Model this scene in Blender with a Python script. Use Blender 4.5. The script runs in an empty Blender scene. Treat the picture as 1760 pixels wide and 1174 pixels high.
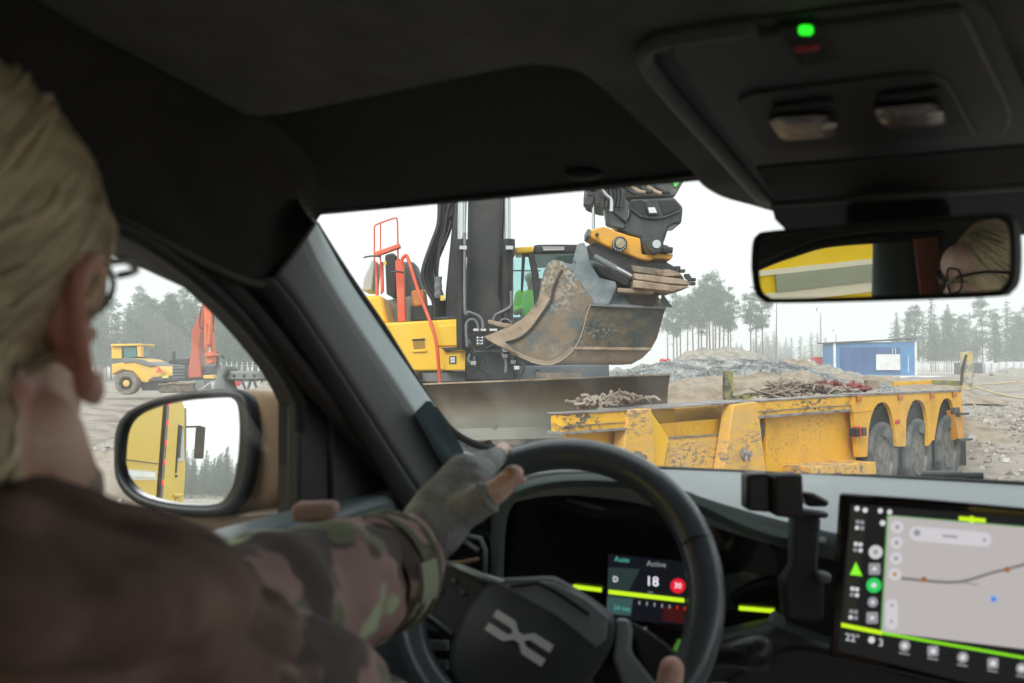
import bpy, bmesh, math, random
from mathutils import Vector as V, Matrix, Euler, noise
random.seed(7)
R_ = math.radians
sc = bpy.context.scene
# ------------------------------------------------------------------ camera
F = 1467.0; PITCH = math.atan(45 / F); H = 1.65
cd = bpy.data.cameras.new('camera'); cam = bpy.data.objects.new('camera', cd); sc.collection.objects.link(cam)
cam.location = (0, 0, H); cam.rotation_euler = (math.pi / 2 + PITCH, 0, 0)
cd.sensor_width = 36; cd.lens = F * 36 / 1760; cd.clip_start = 0.02; cd.clip_end = 3000
cd.dof.use_dof = True; cd.dof.focus_distance = 12.0; cd.dof.aperture_fstop = 7.0
sc.camera = cam
# ------------------------------------------------------------------ world, sun, exposure
w = bpy.data.worlds.new('World'); sc.world = w; w.use_nodes = True
nt = w.node_tree; nt.nodes.clear()
out = nt.nodes.new('ShaderNodeOutputWorld'); bg = nt.nodes.new('ShaderNodeBackground')
sky = nt.nodes.new('ShaderNodeTexSky'); sky.sky_type = 'NISHITA'; sky.sun_disc = False
SUN_EL, SUN_AZ = R_(38), R_(200)
sky.sun_elevation = SUN_EL; sky.sun_rotation = SUN_AZ; sky.air_density = 2; sky.dust_density = 6
mx = nt.nodes.new('ShaderNodeMix'); mx.data_type = 'RGBA'; mx.inputs[0].default_value = 0.93
mx.inputs[7].default_value = (10.8, 11.5, 11.75, 1)      # level overcast cloud
nt.links.new(sky.outputs[0], mx.inputs[6]); nt.links.new(mx.outputs[2], bg.inputs[0]); nt.links.new(bg.outputs[0], out.inputs[0])
bg.inputs[1].default_value = 0.0585
sl = bpy.data.lights.new('sun', 'SUN'); sl.energy = 1.45; sl.angle = R_(25); sl.color = (1, 0.99, 0.97)
so = bpy.data.objects.new('sun', sl); sc.collection.objects.link(so)
so.rotation_euler = (math.pi / 2 - SUN_EL, 0, math.pi - SUN_AZ)
sc.view_settings.view_transform = 'Standard'; sc.view_settings.look = 'None'
EXPO = 1.06; sc.view_settings.exposure = EXPO; EK = 2 ** -EXPO; sc.view_settings.gamma = 1; sc.view_settings.use_curve_mapping = False
cy = sc.cycles
cy.max_bounces = 7; cy.diffuse_bounces = 4; cy.glossy_bounces = 4; cy.transmission_bounces = 4; cy.volume_bounces = 3
cy.transparent_max_bounces = 12; cy.use_denoising = True; cy.sample_clamp_indirect = 6
cy.caustics_reflective = False; cy.caustics_refractive = False

# ------------------------------------------------------------------ pixel rays -> real positions
_ca, _sa = math.cos(PITCH), math.sin(PITCH)
CAMP = V((0, 0, H))
def ray(px, py):
    dx = (px - 880) / F; dz = (587 - py) / F
    return V((dx, _ca - _sa * dz, _sa + _ca * dz))
def W(px, py, Y):
    d = ray(px, py); return CAMP + d * (Y / d.y)
def hit(px, py, p, n):
    d = ray(px, py); return CAMP + d * ((p - CAMP).dot(n) / d.dot(n))
YAW = R_(20); _cy, _sy = math.cos(YAW), math.sin(YAW)
def car(u, v, z):          # car frame (u right, v ahead, z relative to the camera height) -> world
    return V((u * _cy + v * _sy, -u * _sy + v * _cy, H + z))
CU = V((_cy, -_sy, 0)); CV = V((_sy, _cy, 0)); CZ = V((0, 0, 1))
def cu(px, py, u): return hit(px, py, car(u, 0, 0), CU)
def cv(px, py, v): return hit(px, py, car(0, v, 0), CV)
def cz(px, py, z): return hit(px, py, car(0, 0, z), CZ)

# ------------------------------------------------------------------ materials
MATS = {}
def mat(name, col, rough=0.6, metal=0.0, col2=None, scale=8.0, amt=1.0, bump=0.0, bscale=None, emit=None, estr=0, spec=0.5, lo=0.4, hi=0.62, stretch=None, coat=0, detail=6, world=False, cols=None, trans=0):
    if name in MATS: return MATS[name]
    m = bpy.data.materials.new(name); m.use_nodes = True; MATS[name] = m
    n = m.node_tree.nodes; l = m.node_tree.links; b = n['Principled BSDF']
    b.inputs['Base Color'].default_value = (*col, 1); b.inputs['Roughness'].default_value = rough
    b.inputs['Metallic'].default_value = metal; b.inputs['Specular IOR Level'].default_value = spec
    b.inputs['Coat Weight'].default_value = coat
    m.diffuse_color = (*col, 1)
    if emit: b.inputs['Emission Color'].default_value = (*emit, 1); b.inputs['Emission Strength'].default_value = estr
    tc = None
    def coords():
        nonlocal tc
        if tc is None:
            tc = n.new('ShaderNodeTexCoord')
            if world: g = n.new('ShaderNodeNewGeometry'); src = g.outputs['Position']
            else: src = tc.outputs['Object']
            mp = n.new('ShaderNodeMapping'); mp.inputs['Scale'].default_value = stretch or (1, 1, 1)
            l.new(src, mp.inputs[0]); tc = mp
        return tc.outputs[0]
    if col2 or cols:
        t = n.new('ShaderNodeTexNoise'); t.inputs['Scale'].default_value = scale; t.inputs['Detail'].default_value = detail
        t.inputs['Roughness'].default_value = 0.62
        l.new(coords(), t.inputs['Vector'])
        r = n.new('ShaderNodeValToRGB'); e = r.color_ramp.elements
        if cols:
            e[0].position, e[0].color = cols[0][0], (*cols[0][1], 1); e[1].position, e[1].color = cols[-1][0], (*cols[-1][1], 1)
            for p, c in cols[1:-1]:
                q = e.new(p); q.color = (*c, 1)
        else:
            e[0].position = lo; e[1].position = hi; e[0].color = (*col, 1)
            e[1].color = (*[a * (1 - amt) + c * amt for a, c in zip(col, col2)], 1)
        l.new(t.outputs[0], r.inputs[0]); l.new(r.outputs[0], b.inputs['Base Color'])
    if bump:
        t2 = n.new('ShaderNodeTexNoise'); t2.inputs['Scale'].default_value = bscale or scale * 3; t2.inputs['Detail'].default_value = 5
        l.new(coords(), t2.inputs['Vector'])
        bp = n.new('ShaderNodeBump'); bp.inputs['Strength'].default_value = bump; bp.inputs['Distance'].default_value = 0.02
        l.new(t2.outputs[0], bp.inputs['Height']); l.new(bp.outputs[0], b.inputs['Normal'])
    return m
def worn(name, base, dirt, bare, rough=0.5, dscale=2.0, wscale=6.0, dlo=.5, dhi=.75, wlo=.60, whi=.64, stretch=(1, 1, 1), coat=0.0):
    """paint with a large dirt film and sharp chips down to bare metal"""
    if name in MATS: return MATS[name]
    m = bpy.data.materials.new(name); m.use_nodes = True; MATS[name] = m
    n = m.node_tree.nodes; l = m.node_tree.links; b = n['Principled BSDF']
    g = n.new('ShaderNodeNewGeometry'); mp = n.new('ShaderNodeMapping'); mp.inputs['Scale'].default_value = stretch; l.new(g.outputs['Position'], mp.inputs[0])
    def nz(s, lo, hi, d=8, off=0):
        t = n.new('ShaderNodeTexNoise'); t.inputs['Scale'].default_value = s; t.inputs['Detail'].default_value = d; t.inputs['Roughness'].default_value = .65
        t.noise_dimensions = '4D'; t.inputs['W'].default_value = off
        l.new(mp.outputs[0], t.inputs['Vector'])
        r = n.new('ShaderNodeMapRange'); r.inputs[1].default_value = lo; r.inputs[2].default_value = hi; l.new(t.outputs[0], r.inputs[0]); return r.outputs[0], t.outputs[0]
    d, _ = nz(dscale, dlo, dhi); c, h = nz(wscale, wlo, whi, 8, 3.3); k, _ = nz(1.1, .45, .6, 3, 7.1)
    mm = n.new('ShaderNodeMath'); mm.operation = 'MULTIPLY'; l.new(c, mm.inputs[0]); l.new(k, mm.inputs[1])
    m1 = n.new('ShaderNodeMix'); m1.data_type = 'RGBA'; m1.inputs[6].default_value = (*base, 1); m1.inputs[7].default_value = (*dirt, 1); l.new(d, m1.inputs[0])
    m2 = n.new('ShaderNodeMix'); m2.data_type = 'RGBA'; m2.inputs[7].default_value = (*bare, 1); l.new(m1.outputs[2], m2.inputs[6]); l.new(mm.outputs[0], m2.inputs[0])
    l.new(m2.outputs[2], b.inputs['Base Color'])
    rr = n.new('ShaderNodeMapRange'); rr.inputs[3].default_value = rough; rr.inputs[4].default_value = .85; l.new(d, rr.inputs[0]); l.new(rr.outputs[0], b.inputs['Roughness'])
    bp = n.new('ShaderNodeBump'); bp.inputs['Strength'].default_value = .25; bp.inputs['Distance'].default_value = .02; l.new(h, bp.inputs['Height']); l.new(bp.outputs[0], b.inputs['Normal'])
    b.inputs['Coat Weight'].default_value = coat
    return m
def glass(name, tint=(.93, .96, .95), refl=0.9, ior=1.45):
    if name in MATS: return MATS[name]
    m = bpy.data.materials.new(name); m.use_nodes = True; MATS[name] = m
    n = m.node_tree.nodes; l = m.node_tree.links; n.clear()
    o = n.new('ShaderNodeOutputMaterial'); t = n.new('ShaderNodeBsdfTransparent'); t.inputs[0].default_value = (*tint, 1)
    g = n.new('ShaderNodeBsdfGlossy'); g.inputs['Roughness'].default_value = 0.02; g.inputs[0].default_value = (refl, refl, refl, 1)
    f = n.new('ShaderNodeFresnel'); s = n.new('ShaderNodeMixShader'); gg = n.new('ShaderNodeNewGeometry'); mr = n.new('ShaderNodeMapRange'); mr.inputs[3].default_value = ior; mr.inputs[4].default_value = 1 / ior; l.new(gg.outputs['Backfacing'], mr.inputs[0]); l.new(mr.outputs[0], f.inputs[0])
    l.new(f.outputs[0], s.inputs[0]); l.new(t.outputs[0], s.inputs[1]); l.new(g.outputs[0], s.inputs[2]); l.new(s.outputs[0], o.inputs[0])
    return m
def emis(name, col, s=1.0):
    if name in MATS: return MATS[name]
    m = bpy.data.materials.new(name); m.use_nodes = True; MATS[name] = m
    b = m.node_tree.nodes['Principled BSDF']; b.inputs['Base Color'].default_value = (0.01, .01, .01, 1); b.inputs['Roughness'].default_value = .5; b.inputs['Specular IOR Level'].default_value = .2
    b.inputs['Emission Color'].default_value = (*col, 1); b.inputs['Emission Strength'].default_value = s * EK
    return m

# ------------------------------------------------------------------ mesh building
WM = {}
def wm(o): return WM.get(o.name, Matrix.Identity(4))
def empty(name, loc, label, cat, group=None, rz=0.0):
    o = bpy.data.objects.new(name, None); sc.collection.objects.link(o); o.location = loc; o.rotation_euler = (0, 0, rz)
    o.empty_display_size = .2
    WM[o.name] = Matrix.Translation(loc) @ Matrix.Rotation(rz, 4, 'Z')
    o['label'] = label; o['category'] = cat
    if group: o['group'] = group
    return o
def tag(o, label, cat, group=None):
    o['label'] = label; o['category'] = cat
    if group: o['group'] = group
    return o
def perp(d):
    d = d.normalized(); a = V((0, 0, 1)) if abs(d.z) < .9 else V((1, 0, 0))
    x = d.cross(a).normalized(); return x, x.cross(d).normalized()
class MB:
    def __init__(s): s.v = []; s.f = []
    def add(s, vs, fs):
        b = len(s.v); s.v += [V(p) for p in vs]; s.f += [tuple(b + i for i in f) for f in fs]; return s
    def box(s, c, size, M=None):
        x, y, z = [k / 2 for k in size]
        vs = [V((a * x, b * y, d * z)) for a in (-1, 1) for b in (-1, 1) for d in (-1, 1)]
        if M: vs = [M @ p for p in vs]
        return s.add([p + V(c) for p in vs], [(0, 1, 3, 2), (4, 6, 7, 5), (0, 4, 5, 1), (2, 3, 7, 6), (0, 2, 6, 4), (1, 5, 7, 3)])
    def bar(s, a, b, wd, ht, up=V((0, 0, 1))):
        a = V(a); b = V(b); d = (b - a); x = d.cross(up)
        if x.length < 1e-6: x = d.cross(V((0, 1, 0)))
        x.normalize(); y = x.cross(d).normalized()
        vs = [p + x * i * wd / 2 + y * j * ht / 2 for p in (a, b) for i, j in ((-1, -1), (1, -1), (1, 1), (-1, 1))]
        return s.add(vs, [(3, 2, 1, 0), (4, 5, 6, 7), (0, 1, 5, 4), (1, 2, 6, 5), (2, 3, 7, 6), (3, 0, 4, 7)])
    def prism(s, poly, vec):
        n = len(poly); vec = V(vec); vs = [V(p) for p in poly] + [V(p) + vec for p in poly]
        return s.add(vs, [tuple(range(n)), tuple(range(2 * n - 1, n - 1, -1))] + [(i, i + n, (i + 1) % n + n, (i + 1) % n) for i in range(n)])
    def loft(s, rings, closed=True, cap=True):
        n = len(rings[0]); vs = [p for r in rings for p in r]; fs = []
        for i in range(len(rings) - 1):
            for j in range(n if closed else n - 1):
                k = (j + 1) % n; fs.append((i * n + j, i * n + k, (i + 1) * n + k, (i + 1) * n + j))
        if cap and closed:
            fs.append(tuple(range(n - 1, -1, -1))); fs.append(tuple((len(rings) - 1) * n + j for j in range(n)))
        return s.add(vs, fs)
    def tube(s, pts, r, n=10, cap=True):
        pts = [V(p) for p in pts]; rs = r if isinstance(r, (list, tuple)) else [r] * len(pts)
        rings = []; X = None
        for i, p in enumerate(pts):
            d = (pts[min(i + 1, len(pts) - 1)] - pts[max(i - 1, 0)])
            if d.length < 1e-9: d = V((0, 0, 1))
            d.normalize()
            if X is None: X, _ = perp(d)
            X = (X - d * X.dot(d))
            if X.length < 1e-6: X, _ = perp(d)
            X.normalize(); Y = d.cross(X)
            rings.append([p + (X * math.cos(t) + Y * math.sin(t)) * rs[i] for t in [2 * math.pi * k / n for k in range(n)]])
        return s.loft(rings, True, cap)
    def lathe(s, c, axis, prof, n=24, cap=True):
        axis = V(axis).normalized(); X, Y = perp(axis)
        return s.loft([[V(c) + axis * h + (X * math.cos(t) + Y * math.sin(t)) * r for t in [2 * math.pi * k / n for k in range(n)]] for r, h in prof], True, cap)
    def ell(s, c, rad, M=None, n=24, m=14):
        rings = []
        for i in range(m + 1):
            ph = math.pi * (i + .001) / (m + .002); q = []
            for j in range(n):
                t = 2 * math.pi * j / n; p = V((rad[0] * math.sin(ph) * math.cos(t), rad[1] * math.sin(ph) * math.sin(t), rad[2] * math.cos(ph)))
                q.append((M @ p if M else p) + V(c))
            rings.append(q)
        return s.loft(rings)
    def caps(s, pts, rs, n=14):
        for i, (p, r) in enumerate(zip(pts, rs)):
            s.ell(p, (r, r, r), None, n, 8)
        return s.tube(smooth_path(pts, 1), rs, n) if len(pts) > 1 else s
    def build(s, name, m, parent=None, smooth=0, bevel=0, sub=0, kind=None, solid=0, recalc=True):
        me = bpy.data.meshes.new(name)
        lo = V([min(p[i] for p in s.v) for i in range(3)]); hi = V([max(p[i] for p in s.v) for i in range(3)]); c = (lo + hi) / 2
        if parent is None: c.z = lo.z
        P = wm(parent) if parent else Matrix.Identity(4); Pi = P.inverted(); R3 = Pi.to_3x3()
        me.from_pydata([R3 @ (p - c) for p in s.v], [], s.f); me.update()
        if recalc:
            bm = bmesh.new(); bm.from_mesh(me); bmesh.ops.recalc_face_normals(bm, faces=bm.faces); bm.to_mesh(me); bm.free()
        o = bpy.data.objects.new(name, me); sc.collection.objects.link(o); me.materials.append(m)
        lc = Pi @ c; o.location = lc
        if parent: o.parent = parent
        WM[o.name] = P @ Matrix.Translation(lc)
        if smooth:
            me.shade_smooth()
            if smooth < 180: me.set_sharp_from_angle(angle=R_(smooth))
        if solid:
            k = o.modifiers.new('thickness', 'SOLIDIFY'); k.thickness = solid; k.offset = 0
        if bevel:
            k = o.modifiers.new('edge', 'BEVEL'); k.width = bevel; k.segments = 2; k.limit_method = 'ANGLE'; k.angle_limit = R_(35); k.harden_normals = False
            if not smooth: me.shade_smooth(); me.set_sharp_from_angle(angle=R_(40))
        if sub:
            k = o.modifiers.new('sub', 'SUBSURF'); k.levels = sub; k.render_levels = sub
        if kind: o['kind'] = kind
        return o
def smooth_path(pts, k=6):
    """Catmull-Rom through pts, k steps a span"""
    pts = [V(p) for p in pts]
    if k <= 1 or len(pts) < 3: return pts
    o = []
    for i in range(len(pts) - 1):
        p0 = pts[max(i - 1, 0)]; p1 = pts[i]; p2 = pts[i + 1]; p3 = pts[min(i + 2, len(pts) - 1)]
        for j in range(k):
            t = j / k; o.append(.5 * ((2 * p1) + (p2 - p0) * t + (2 * p0 - 5 * p1 + 4 * p2 - p3) * t * t + (3 * p1 - p0 - 3 * p2 + p3) * t ** 3))
    o.append(pts[-1]); return o
def sp2(pts, k=4):
    return [(q.x, q.y) for q in smooth_path([V((a, b, 0)) for a, b in pts], k)]
def remesh(mb, name, m, parent, voxel, it=6, fac=.6, disp=None, sub=0):
    me = bpy.data.meshes.new('t'); me.from_pydata(mb.v, [], mb.f); bm = bmesh.new(); bm.from_mesh(me)
    bmesh.ops.recalc_face_normals(bm, faces=bm.faces); bm.to_mesh(me); bm.free()
    o = bpy.data.objects.new('t', me); sc.collection.objects.link(o)
    k = o.modifiers.new('r', 'REMESH'); k.mode = 'VOXEL'; k.voxel_size = voxel
    k = o.modifiers.new('s', 'SMOOTH'); k.iterations = it; k.factor = fac
    dg = bpy.context.evaluated_depsgraph_get(); dg.update(); e = bpy.data.meshes.new_from_object(o.evaluated_get(dg))
    vs = [v.co.copy() for v in e.vertices]
    if disp: vs = [p + v.normal * disp(p) for p, v in zip(vs, e.vertices)]
    r = MB(); r.v = vs; r.f = [tuple(p.vertices) for p in e.polygons]
    bpy.data.objects.remove(o); bpy.data.meshes.remove(e)
    return r.build(name, m, parent, smooth=180, recalc=False)
def tree_copy(o, parent=None):
    c = o.copy(); sc.collection.objects.link(c)
    if parent: c.parent = parent
    for ch in list(o.children): tree_copy(ch, c)
    return c
def stroke(mb, pts, wd, X, Y, O, dep):
    """thick 2-D polyline (pts in X,Y units about O), extruded by dep"""
    n = len(pts); L = []; Rr = []
    for i in range(n):
        a = V((*pts[max(i - 1, 0)], 0)); b = V((*pts[min(i + 1, n - 1)], 0)); p = V((*pts[i], 0))
        if 0 < i < n - 1:
            d1 = (p - a).normalized(); d2 = (b - p).normalized(); t = (d1 + d2).normalized(); k = 1 / max(.5, t.dot(d1))
        else: t = (b - a).normalized(); k = 1
        q = V((-t.y, t.x, 0)) * wd / 2 * k; L.append(p + q); Rr.append(p - q)
    f = lambda p: O + X * p.x + Y * p.y
    for i in range(n - 1):
        mb.prism([f(L[i]), f(L[i + 1]), f(Rr[i + 1]), f(Rr[i])], dep)
def text_mb(s, O, X, Y, h, dep):
    cu_ = bpy.data.curves.new('t', 'FONT'); cu_.body = s; cu_.size = 1; cu_.align_x = 'CENTER'; cu_.align_y = 'CENTER'; cu_.resolution_u = 3
    o = bpy.data.objects.new('t', cu_); sc.collection.objects.link(o)
    dg = bpy.context.evaluated_depsgraph_get(); dg.update(); e = bpy.data.meshes.new_from_object(o.evaluated_get(dg))
    r = MB(); k = h / .7
    r.add([O + X * v.co.x * k + Y * v.co.y * k + dep for v in e.vertices], [tuple(p.vertices) for p in e.polygons])
    bpy.data.objects.remove(o); bpy.data.meshes.remove(e); return r
def rrect(x0, y0, x1, y1, r, n=4):
    o = []
    for cx, cy_, a in ((x1 - r, y0 + r, -90), (x1 - r, y1 - r, 0), (x0 + r, y1 - r, 90), (x0 + r, y0 + r, 180)):
        for i in range(n + 1):
            t = R_(a + 90 * i / n); o.append((cx + r * math.cos(t), cy_ + r * math.sin(t)))
    return o
def circ(x, y, r, n=16): return [(x + r * math.cos(2 * math.pi * i / n), y + r * math.sin(2 * math.pi * i / n)) for i in range(n)]
# ================================================================== GROUND AND FAR SETTING
def sstep(a, b, x):
    t = min(1, max(0, (x - a) / (b - a))); return t * t * (3 - 2 * t)
def hgt(x, y):
    r = 0.95 * sstep(22, 56, y) * sstep(-2, 8, x)
    bank = .72 * sstep(9.3, 10.3, y) * (1 - sstep(17, 21, y)) * sstep(-7, -5, x) * (1 - sstep(1.4, 2.4, x))
    near = 1 - sstep(60, 140, math.hypot(x, y))
    n = noise.fractal(V((x * .22, y * .22, 0)), 1, 2, 5) * .16 + noise.fractal(V((x * 1.3, y * .9, 4)), 1, 2, 4) * .07
    rut = .05 * math.sin(x * .9 + y * .35 + 2 * noise.noise(V((x * .1, y * .1, 3)))) * (1 if y > 0 else .3)
    return max(r, 0) + bank + (n + rut) * near - .02
N = 260
def sp(i, lim, p=2.6): t = (i / N) * 2 - 1; return math.copysign(abs(t) ** p * lim, t)
g = MB(); gx = [sp(i, 376) + 4 for i in range(N + 1)]; gy = [sp(i, 370) + 12 for i in range(N + 1)]
g.v = [V((x, y, hgt(x, y))) for y in gy for x in gx]
g.f = [(j * (N + 1) + i, j * (N + 1) + i + 1, (j + 1) * (N + 1) + i + 1, (j + 1) * (N + 1) + i) for j in range(N) for i in range(N)]
M_ground = mat('ground_earth', (.3, .26, .21), .95, bump=1.0, bscale=3.5, scale=.55, world=True, detail=12,
    cols=[(.28, (.12, .095, .075)), (.42, (.235, .195, .155)), (.52, (.36, .31, .26)), (.60, (.20, .165, .13)), (.74, (.44, .40, .345))])
ground = g.build('ground', M_ground, None, smooth=180, kind='structure', recalc=False)

# heaps: crest line in pixels at a depth, falling to both sides
def heap(name, label, m, Y, crest, zb, fall=3.5, rough=.25, grp=None, ry=1.2, sharp=1.0):
    pts = [W(px, py, Y) for px, py in crest]
    b = MB(); nu, nv = 110, 44; x0, x1 = pts[0].x, pts[-1].x
    for j in range(nv + 1):
        for i in range(nu + 1):
            x = x0 + (x1 - x0) * i / nu; k = max(q for q in range(len(pts) - 1) if pts[q].x <= x + 1e-6) if x < x1 else len(pts) - 2
            t = (x - pts[k].x) / (pts[k + 1].x - pts[k].x); t = min(1, max(0, t)); zc = pts[k].z * (1 - t) + pts[k + 1].z * t
            dv = (j / nv * 2 - 1); y = Y + dv * fall * (1.0 if dv < 0 else ry)
            f = max(0, 1 - abs(dv) ** (1.25 * sharp))
            n = noise.fractal(V((x * .9, y * .9, Y)), .9, 2, 7) * rough * (.35 + f)
            b.v.append(V((x, y, zb + (zc - zb) * f + n * min(1, f * 3 + .1))))
    b.f = [(j * (nu + 1) + i, j * (nu + 1) + i + 1, (j + 1) * (nu + 1) + i + 1, (j + 1) * (nu + 1) + i) for j in range(nv) for i in range(nu)]
    o = b.build(name, m, None, smooth=180, recalc=False); tag(o, label, 'heap', grp); o['_'] = 1; del o['_']
    return o, b
M_gravel = mat('crushed_stone', (.3, .32, .32), .9, world=True, bump=.7, bscale=16, scale=13, detail=12,
    cols=[(.3, (.10, .105, .10)), (.45, (.175, .18, .17)), (.55, (.25, .25, .235)), (.7, (.36, .355, .33))])
M_sand = mat('sandy_soil', (.4, .33, .25), .95, world=True, bump=1, bscale=6, scale=1.6, detail=12,
    cols=[(.3, (.15, .11, .075)), (.45, (.25, .195, .14)), (.56, (.35, .28, .205)), (.7, (.22, .175, .13))])
M_brush = mat('mixed_soil', (.4, .36, .3), .95, world=True, bump=1, bscale=6, scale=2.2, detail=12,
    cols=[(.3, (.15, .13, .105)), (.48, (.26, .235, .19)), (.58, (.38, .345, .29)), (.7, (.30, .22, .15))])
heap('gravel_heap', 'high pale heap of crushed stone with a sandy top below the tall pines', M_brush, 46,
     [(1000, 650), (1080, 634), (1140, 628), (1175, 610), (1215, 601), (1260, 600), (1300, 606), (1340, 618), (1400, 628), (1460, 640)], .5, 8, .28)
heap('gravel_heap', 'long low bank of grey crushed stone behind the excavator bucket', M_gravel, 27,
     [(960, 660), (1040, 648), (1090, 638), (1150, 626), (1210, 621), (1290, 622), (1340, 626), (1400, 640), (1470, 668)], .1, 5, .12)
heap('sand_heap', 'rounded brown sand heap right behind the yellow low trailer', M_sand, 21.5,
     [(1060, 690), (1120, 672), (1170, 656), (1240, 641), (1300, 637), (1360, 640), (1420, 655), (1500, 672), (1600, 690)], -.1, 4.2, .16)
heap('sand_heap', 'long reddish sand spoil heap in front of the blue container', M_sand, 36,
     [(1290, 650), (1330, 632), (1355, 620), (1385, 622), (1410, 634), (1450, 648), (1540, 655), (1640, 662)], .3, 4, .2)
heap('soil_heap', 'dark soil heap with dry grass seen above the beige side mirror', M_brush, 30,
     [(400, 676), (440, 668), (470, 662), (500, 664), (560, 668), (620, 676)], -.1, 3, .3)
heap('gravel_heap', 'small pale gravel pile at the far right by the white barriers', M_brush, 75,
     [(1690, 645), (1720, 640), (1740, 634), (1760, 634), (1800, 642), (1840, 648)], .9, 4, .2)
# loose stones
st = MB(); dk = MB(); rs = random.Random(3)
def stone(c, r):
    n = 6; vs = [c + V((rs.uniform(-1, 1), rs.uniform(-1, 1), rs.uniform(-.6, .8))).normalized() * r * rs.uniform(.6, 1.1) for _ in range(8)]
    return vs
def put_stones(mb, n, fx, rr):
    for _ in range(n):
        c = fx(); r = rs.uniform(*rr)
        q = [c + V((a * rs.uniform(.5, 1), b * rs.uniform(.5, 1), d * rs.uniform(.4, .8))) * r for a in (-1, 1) for b in (-1, 1) for d in (-1, 1)]
        Mr = Euler((rs.uniform(0, 3), rs.uniform(0, 3), rs.uniform(0, 3))).to_matrix(); q = [c + Mr @ (p - c) for p in q]
        mb.add(q, [(0, 1, 3, 2), (4, 6, 7, 5), (0, 4, 5, 1), (2, 3, 7, 6), (0, 2, 6, 4), (1, 5, 7, 3)])
def on_ground(x0, x1, y0, y1):
    def f():
        x = rs.uniform(x0, x1); y = rs.uniform(y0, y1); return V((x, y, hgt(x, y)))
    return f
put_stones(st, 2600, on_ground(5, 30, 8, 34), (.015, .07)); put_stones(st, 1500, on_ground(-9, -1.5, 2.5, 22), (.01, .045))
put_stones(dk, 900, on_ground(-4, 2.2, 8.6, 10.3), (.05, .16))
M_stone = mat('loose_stone', (.34, .32, .3), .9, col2=(.55, .54, .52), scale=1.5, world=True)
st.build('loose_stones', M_stone, None, kind='stuff'); dk.build('dark_rubble', mat('dark_rubble_stone', (.045, .048, .042), .9, col2=(.13, .13, .11), scale=3, world=True), None, kind='stuff')
st = MB()
def on_bank():
    x = rs.uniform(2.5, 11.5); t = abs(rs.gauss(0, .45)); dv = -min(1, t)
    px = 880 + x / 27 * F; cr = [(960, 660), (1040, 648), (1090, 638), (1150, 626), (1210, 621), (1290, 622), (1340, 626), (1400, 640), (1470, 668)]
    py = 660
    for (a, b), (c, d) in zip(cr, cr[1:]):
        if a <= px <= c: py = b + (d - b) * (px - a) / (c - a)
    zc = W(px, py, 27).z; f = 1 - abs(dv) ** 1.25
    return V((x, 27 + dv * 5, .1 + (zc - .1) * f + .03))
put_stones(st, 5500, on_bank, (.03, .1))
st.build('crushed_stones', mat('mixed_grey_stone', (.12, .13, .13), .85, col2=(.38, .38, .36), scale=2.5, world=True), None, kind='stuff')

# mud ruts and drifts of clods on the right
cl = MB(); put_stones(cl, 2600, on_ground(7, 24, 12, 34), (.02, .09))
cl.build('soil_clods', mat('brown_clod', (.2, .165, .135), .95, col2=(.42, .37, .32), scale=1, world=True), None, kind='stuff')

# ------------------------------------------------------------------ trees
M_bark = mat('bark', (.17, .12, .09), .9, col2=(.26, .17, .11), scale=3, bump=.4)
M_needle = mat('needles', (.015, .095, .05), .8, col2=(.05, .16, .08), scale=.7, lo=.35, hi=.65)
M_needle2 = mat('pine_needles', (.03, .095, .055), .8, col2=(.07, .15, .085), scale=.9)
def leafq(mb, c, s, rs, flat=.4):
    a = V((rs.gauss(0, 1), rs.gauss(0, 1), rs.gauss(0, flat))).normalized(); b = a.cross(V((rs.gauss(0, .5), rs.gauss(0, .5), 1))).normalized()
    mb.add([c - a * s, c - b * s * .35, c + a * s, c + b * s * .35], [(0, 1, 2, 3)])
def make_spruce(h, seed, wd=.2, loc=V((0, 300, 0)), young=False):
    rs = random.Random(seed); o = empty('spruce_tree', loc, '', '')
    t = MB().tube([loc + V((0, 0, -.5)), loc + V((rs.uniform(-.1, .1), 0, h * .5)), loc + V((0, 0, h))], [h * .014, h * .009, .02], 6)
    t.build('trunk', M_bark, o)
    c = MB(); z = h * (.10 if young else .28)
    while z < h * .98:
        f = (h - z) / h; R = (wd * h * f ** .85 + .12) * rs.uniform(.75, 1.15); nb = int(6 + 5 * f)
        for k in range(nb):
            a = rs.uniform(0, 6.28); L = R * rs.uniform(.55, 1.15); n = max(3, int(L * 5.5))
            for i in range(n):
                q = (i + rs.random()) / n * L
                p = loc + V((math.cos(a) * q, math.sin(a) * q, z - q * .38 + .12 * q * q / max(R, .1) + rs.gauss(0, .08)))
                leafq(c, p + V((rs.gauss(0, .1), rs.gauss(0, .1), 0)), rs.uniform(.16, .36), rs)
        z += rs.uniform(.22, .42) * h / 12
    c.build('crown', M_needle, o, recalc=False); return o
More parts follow.
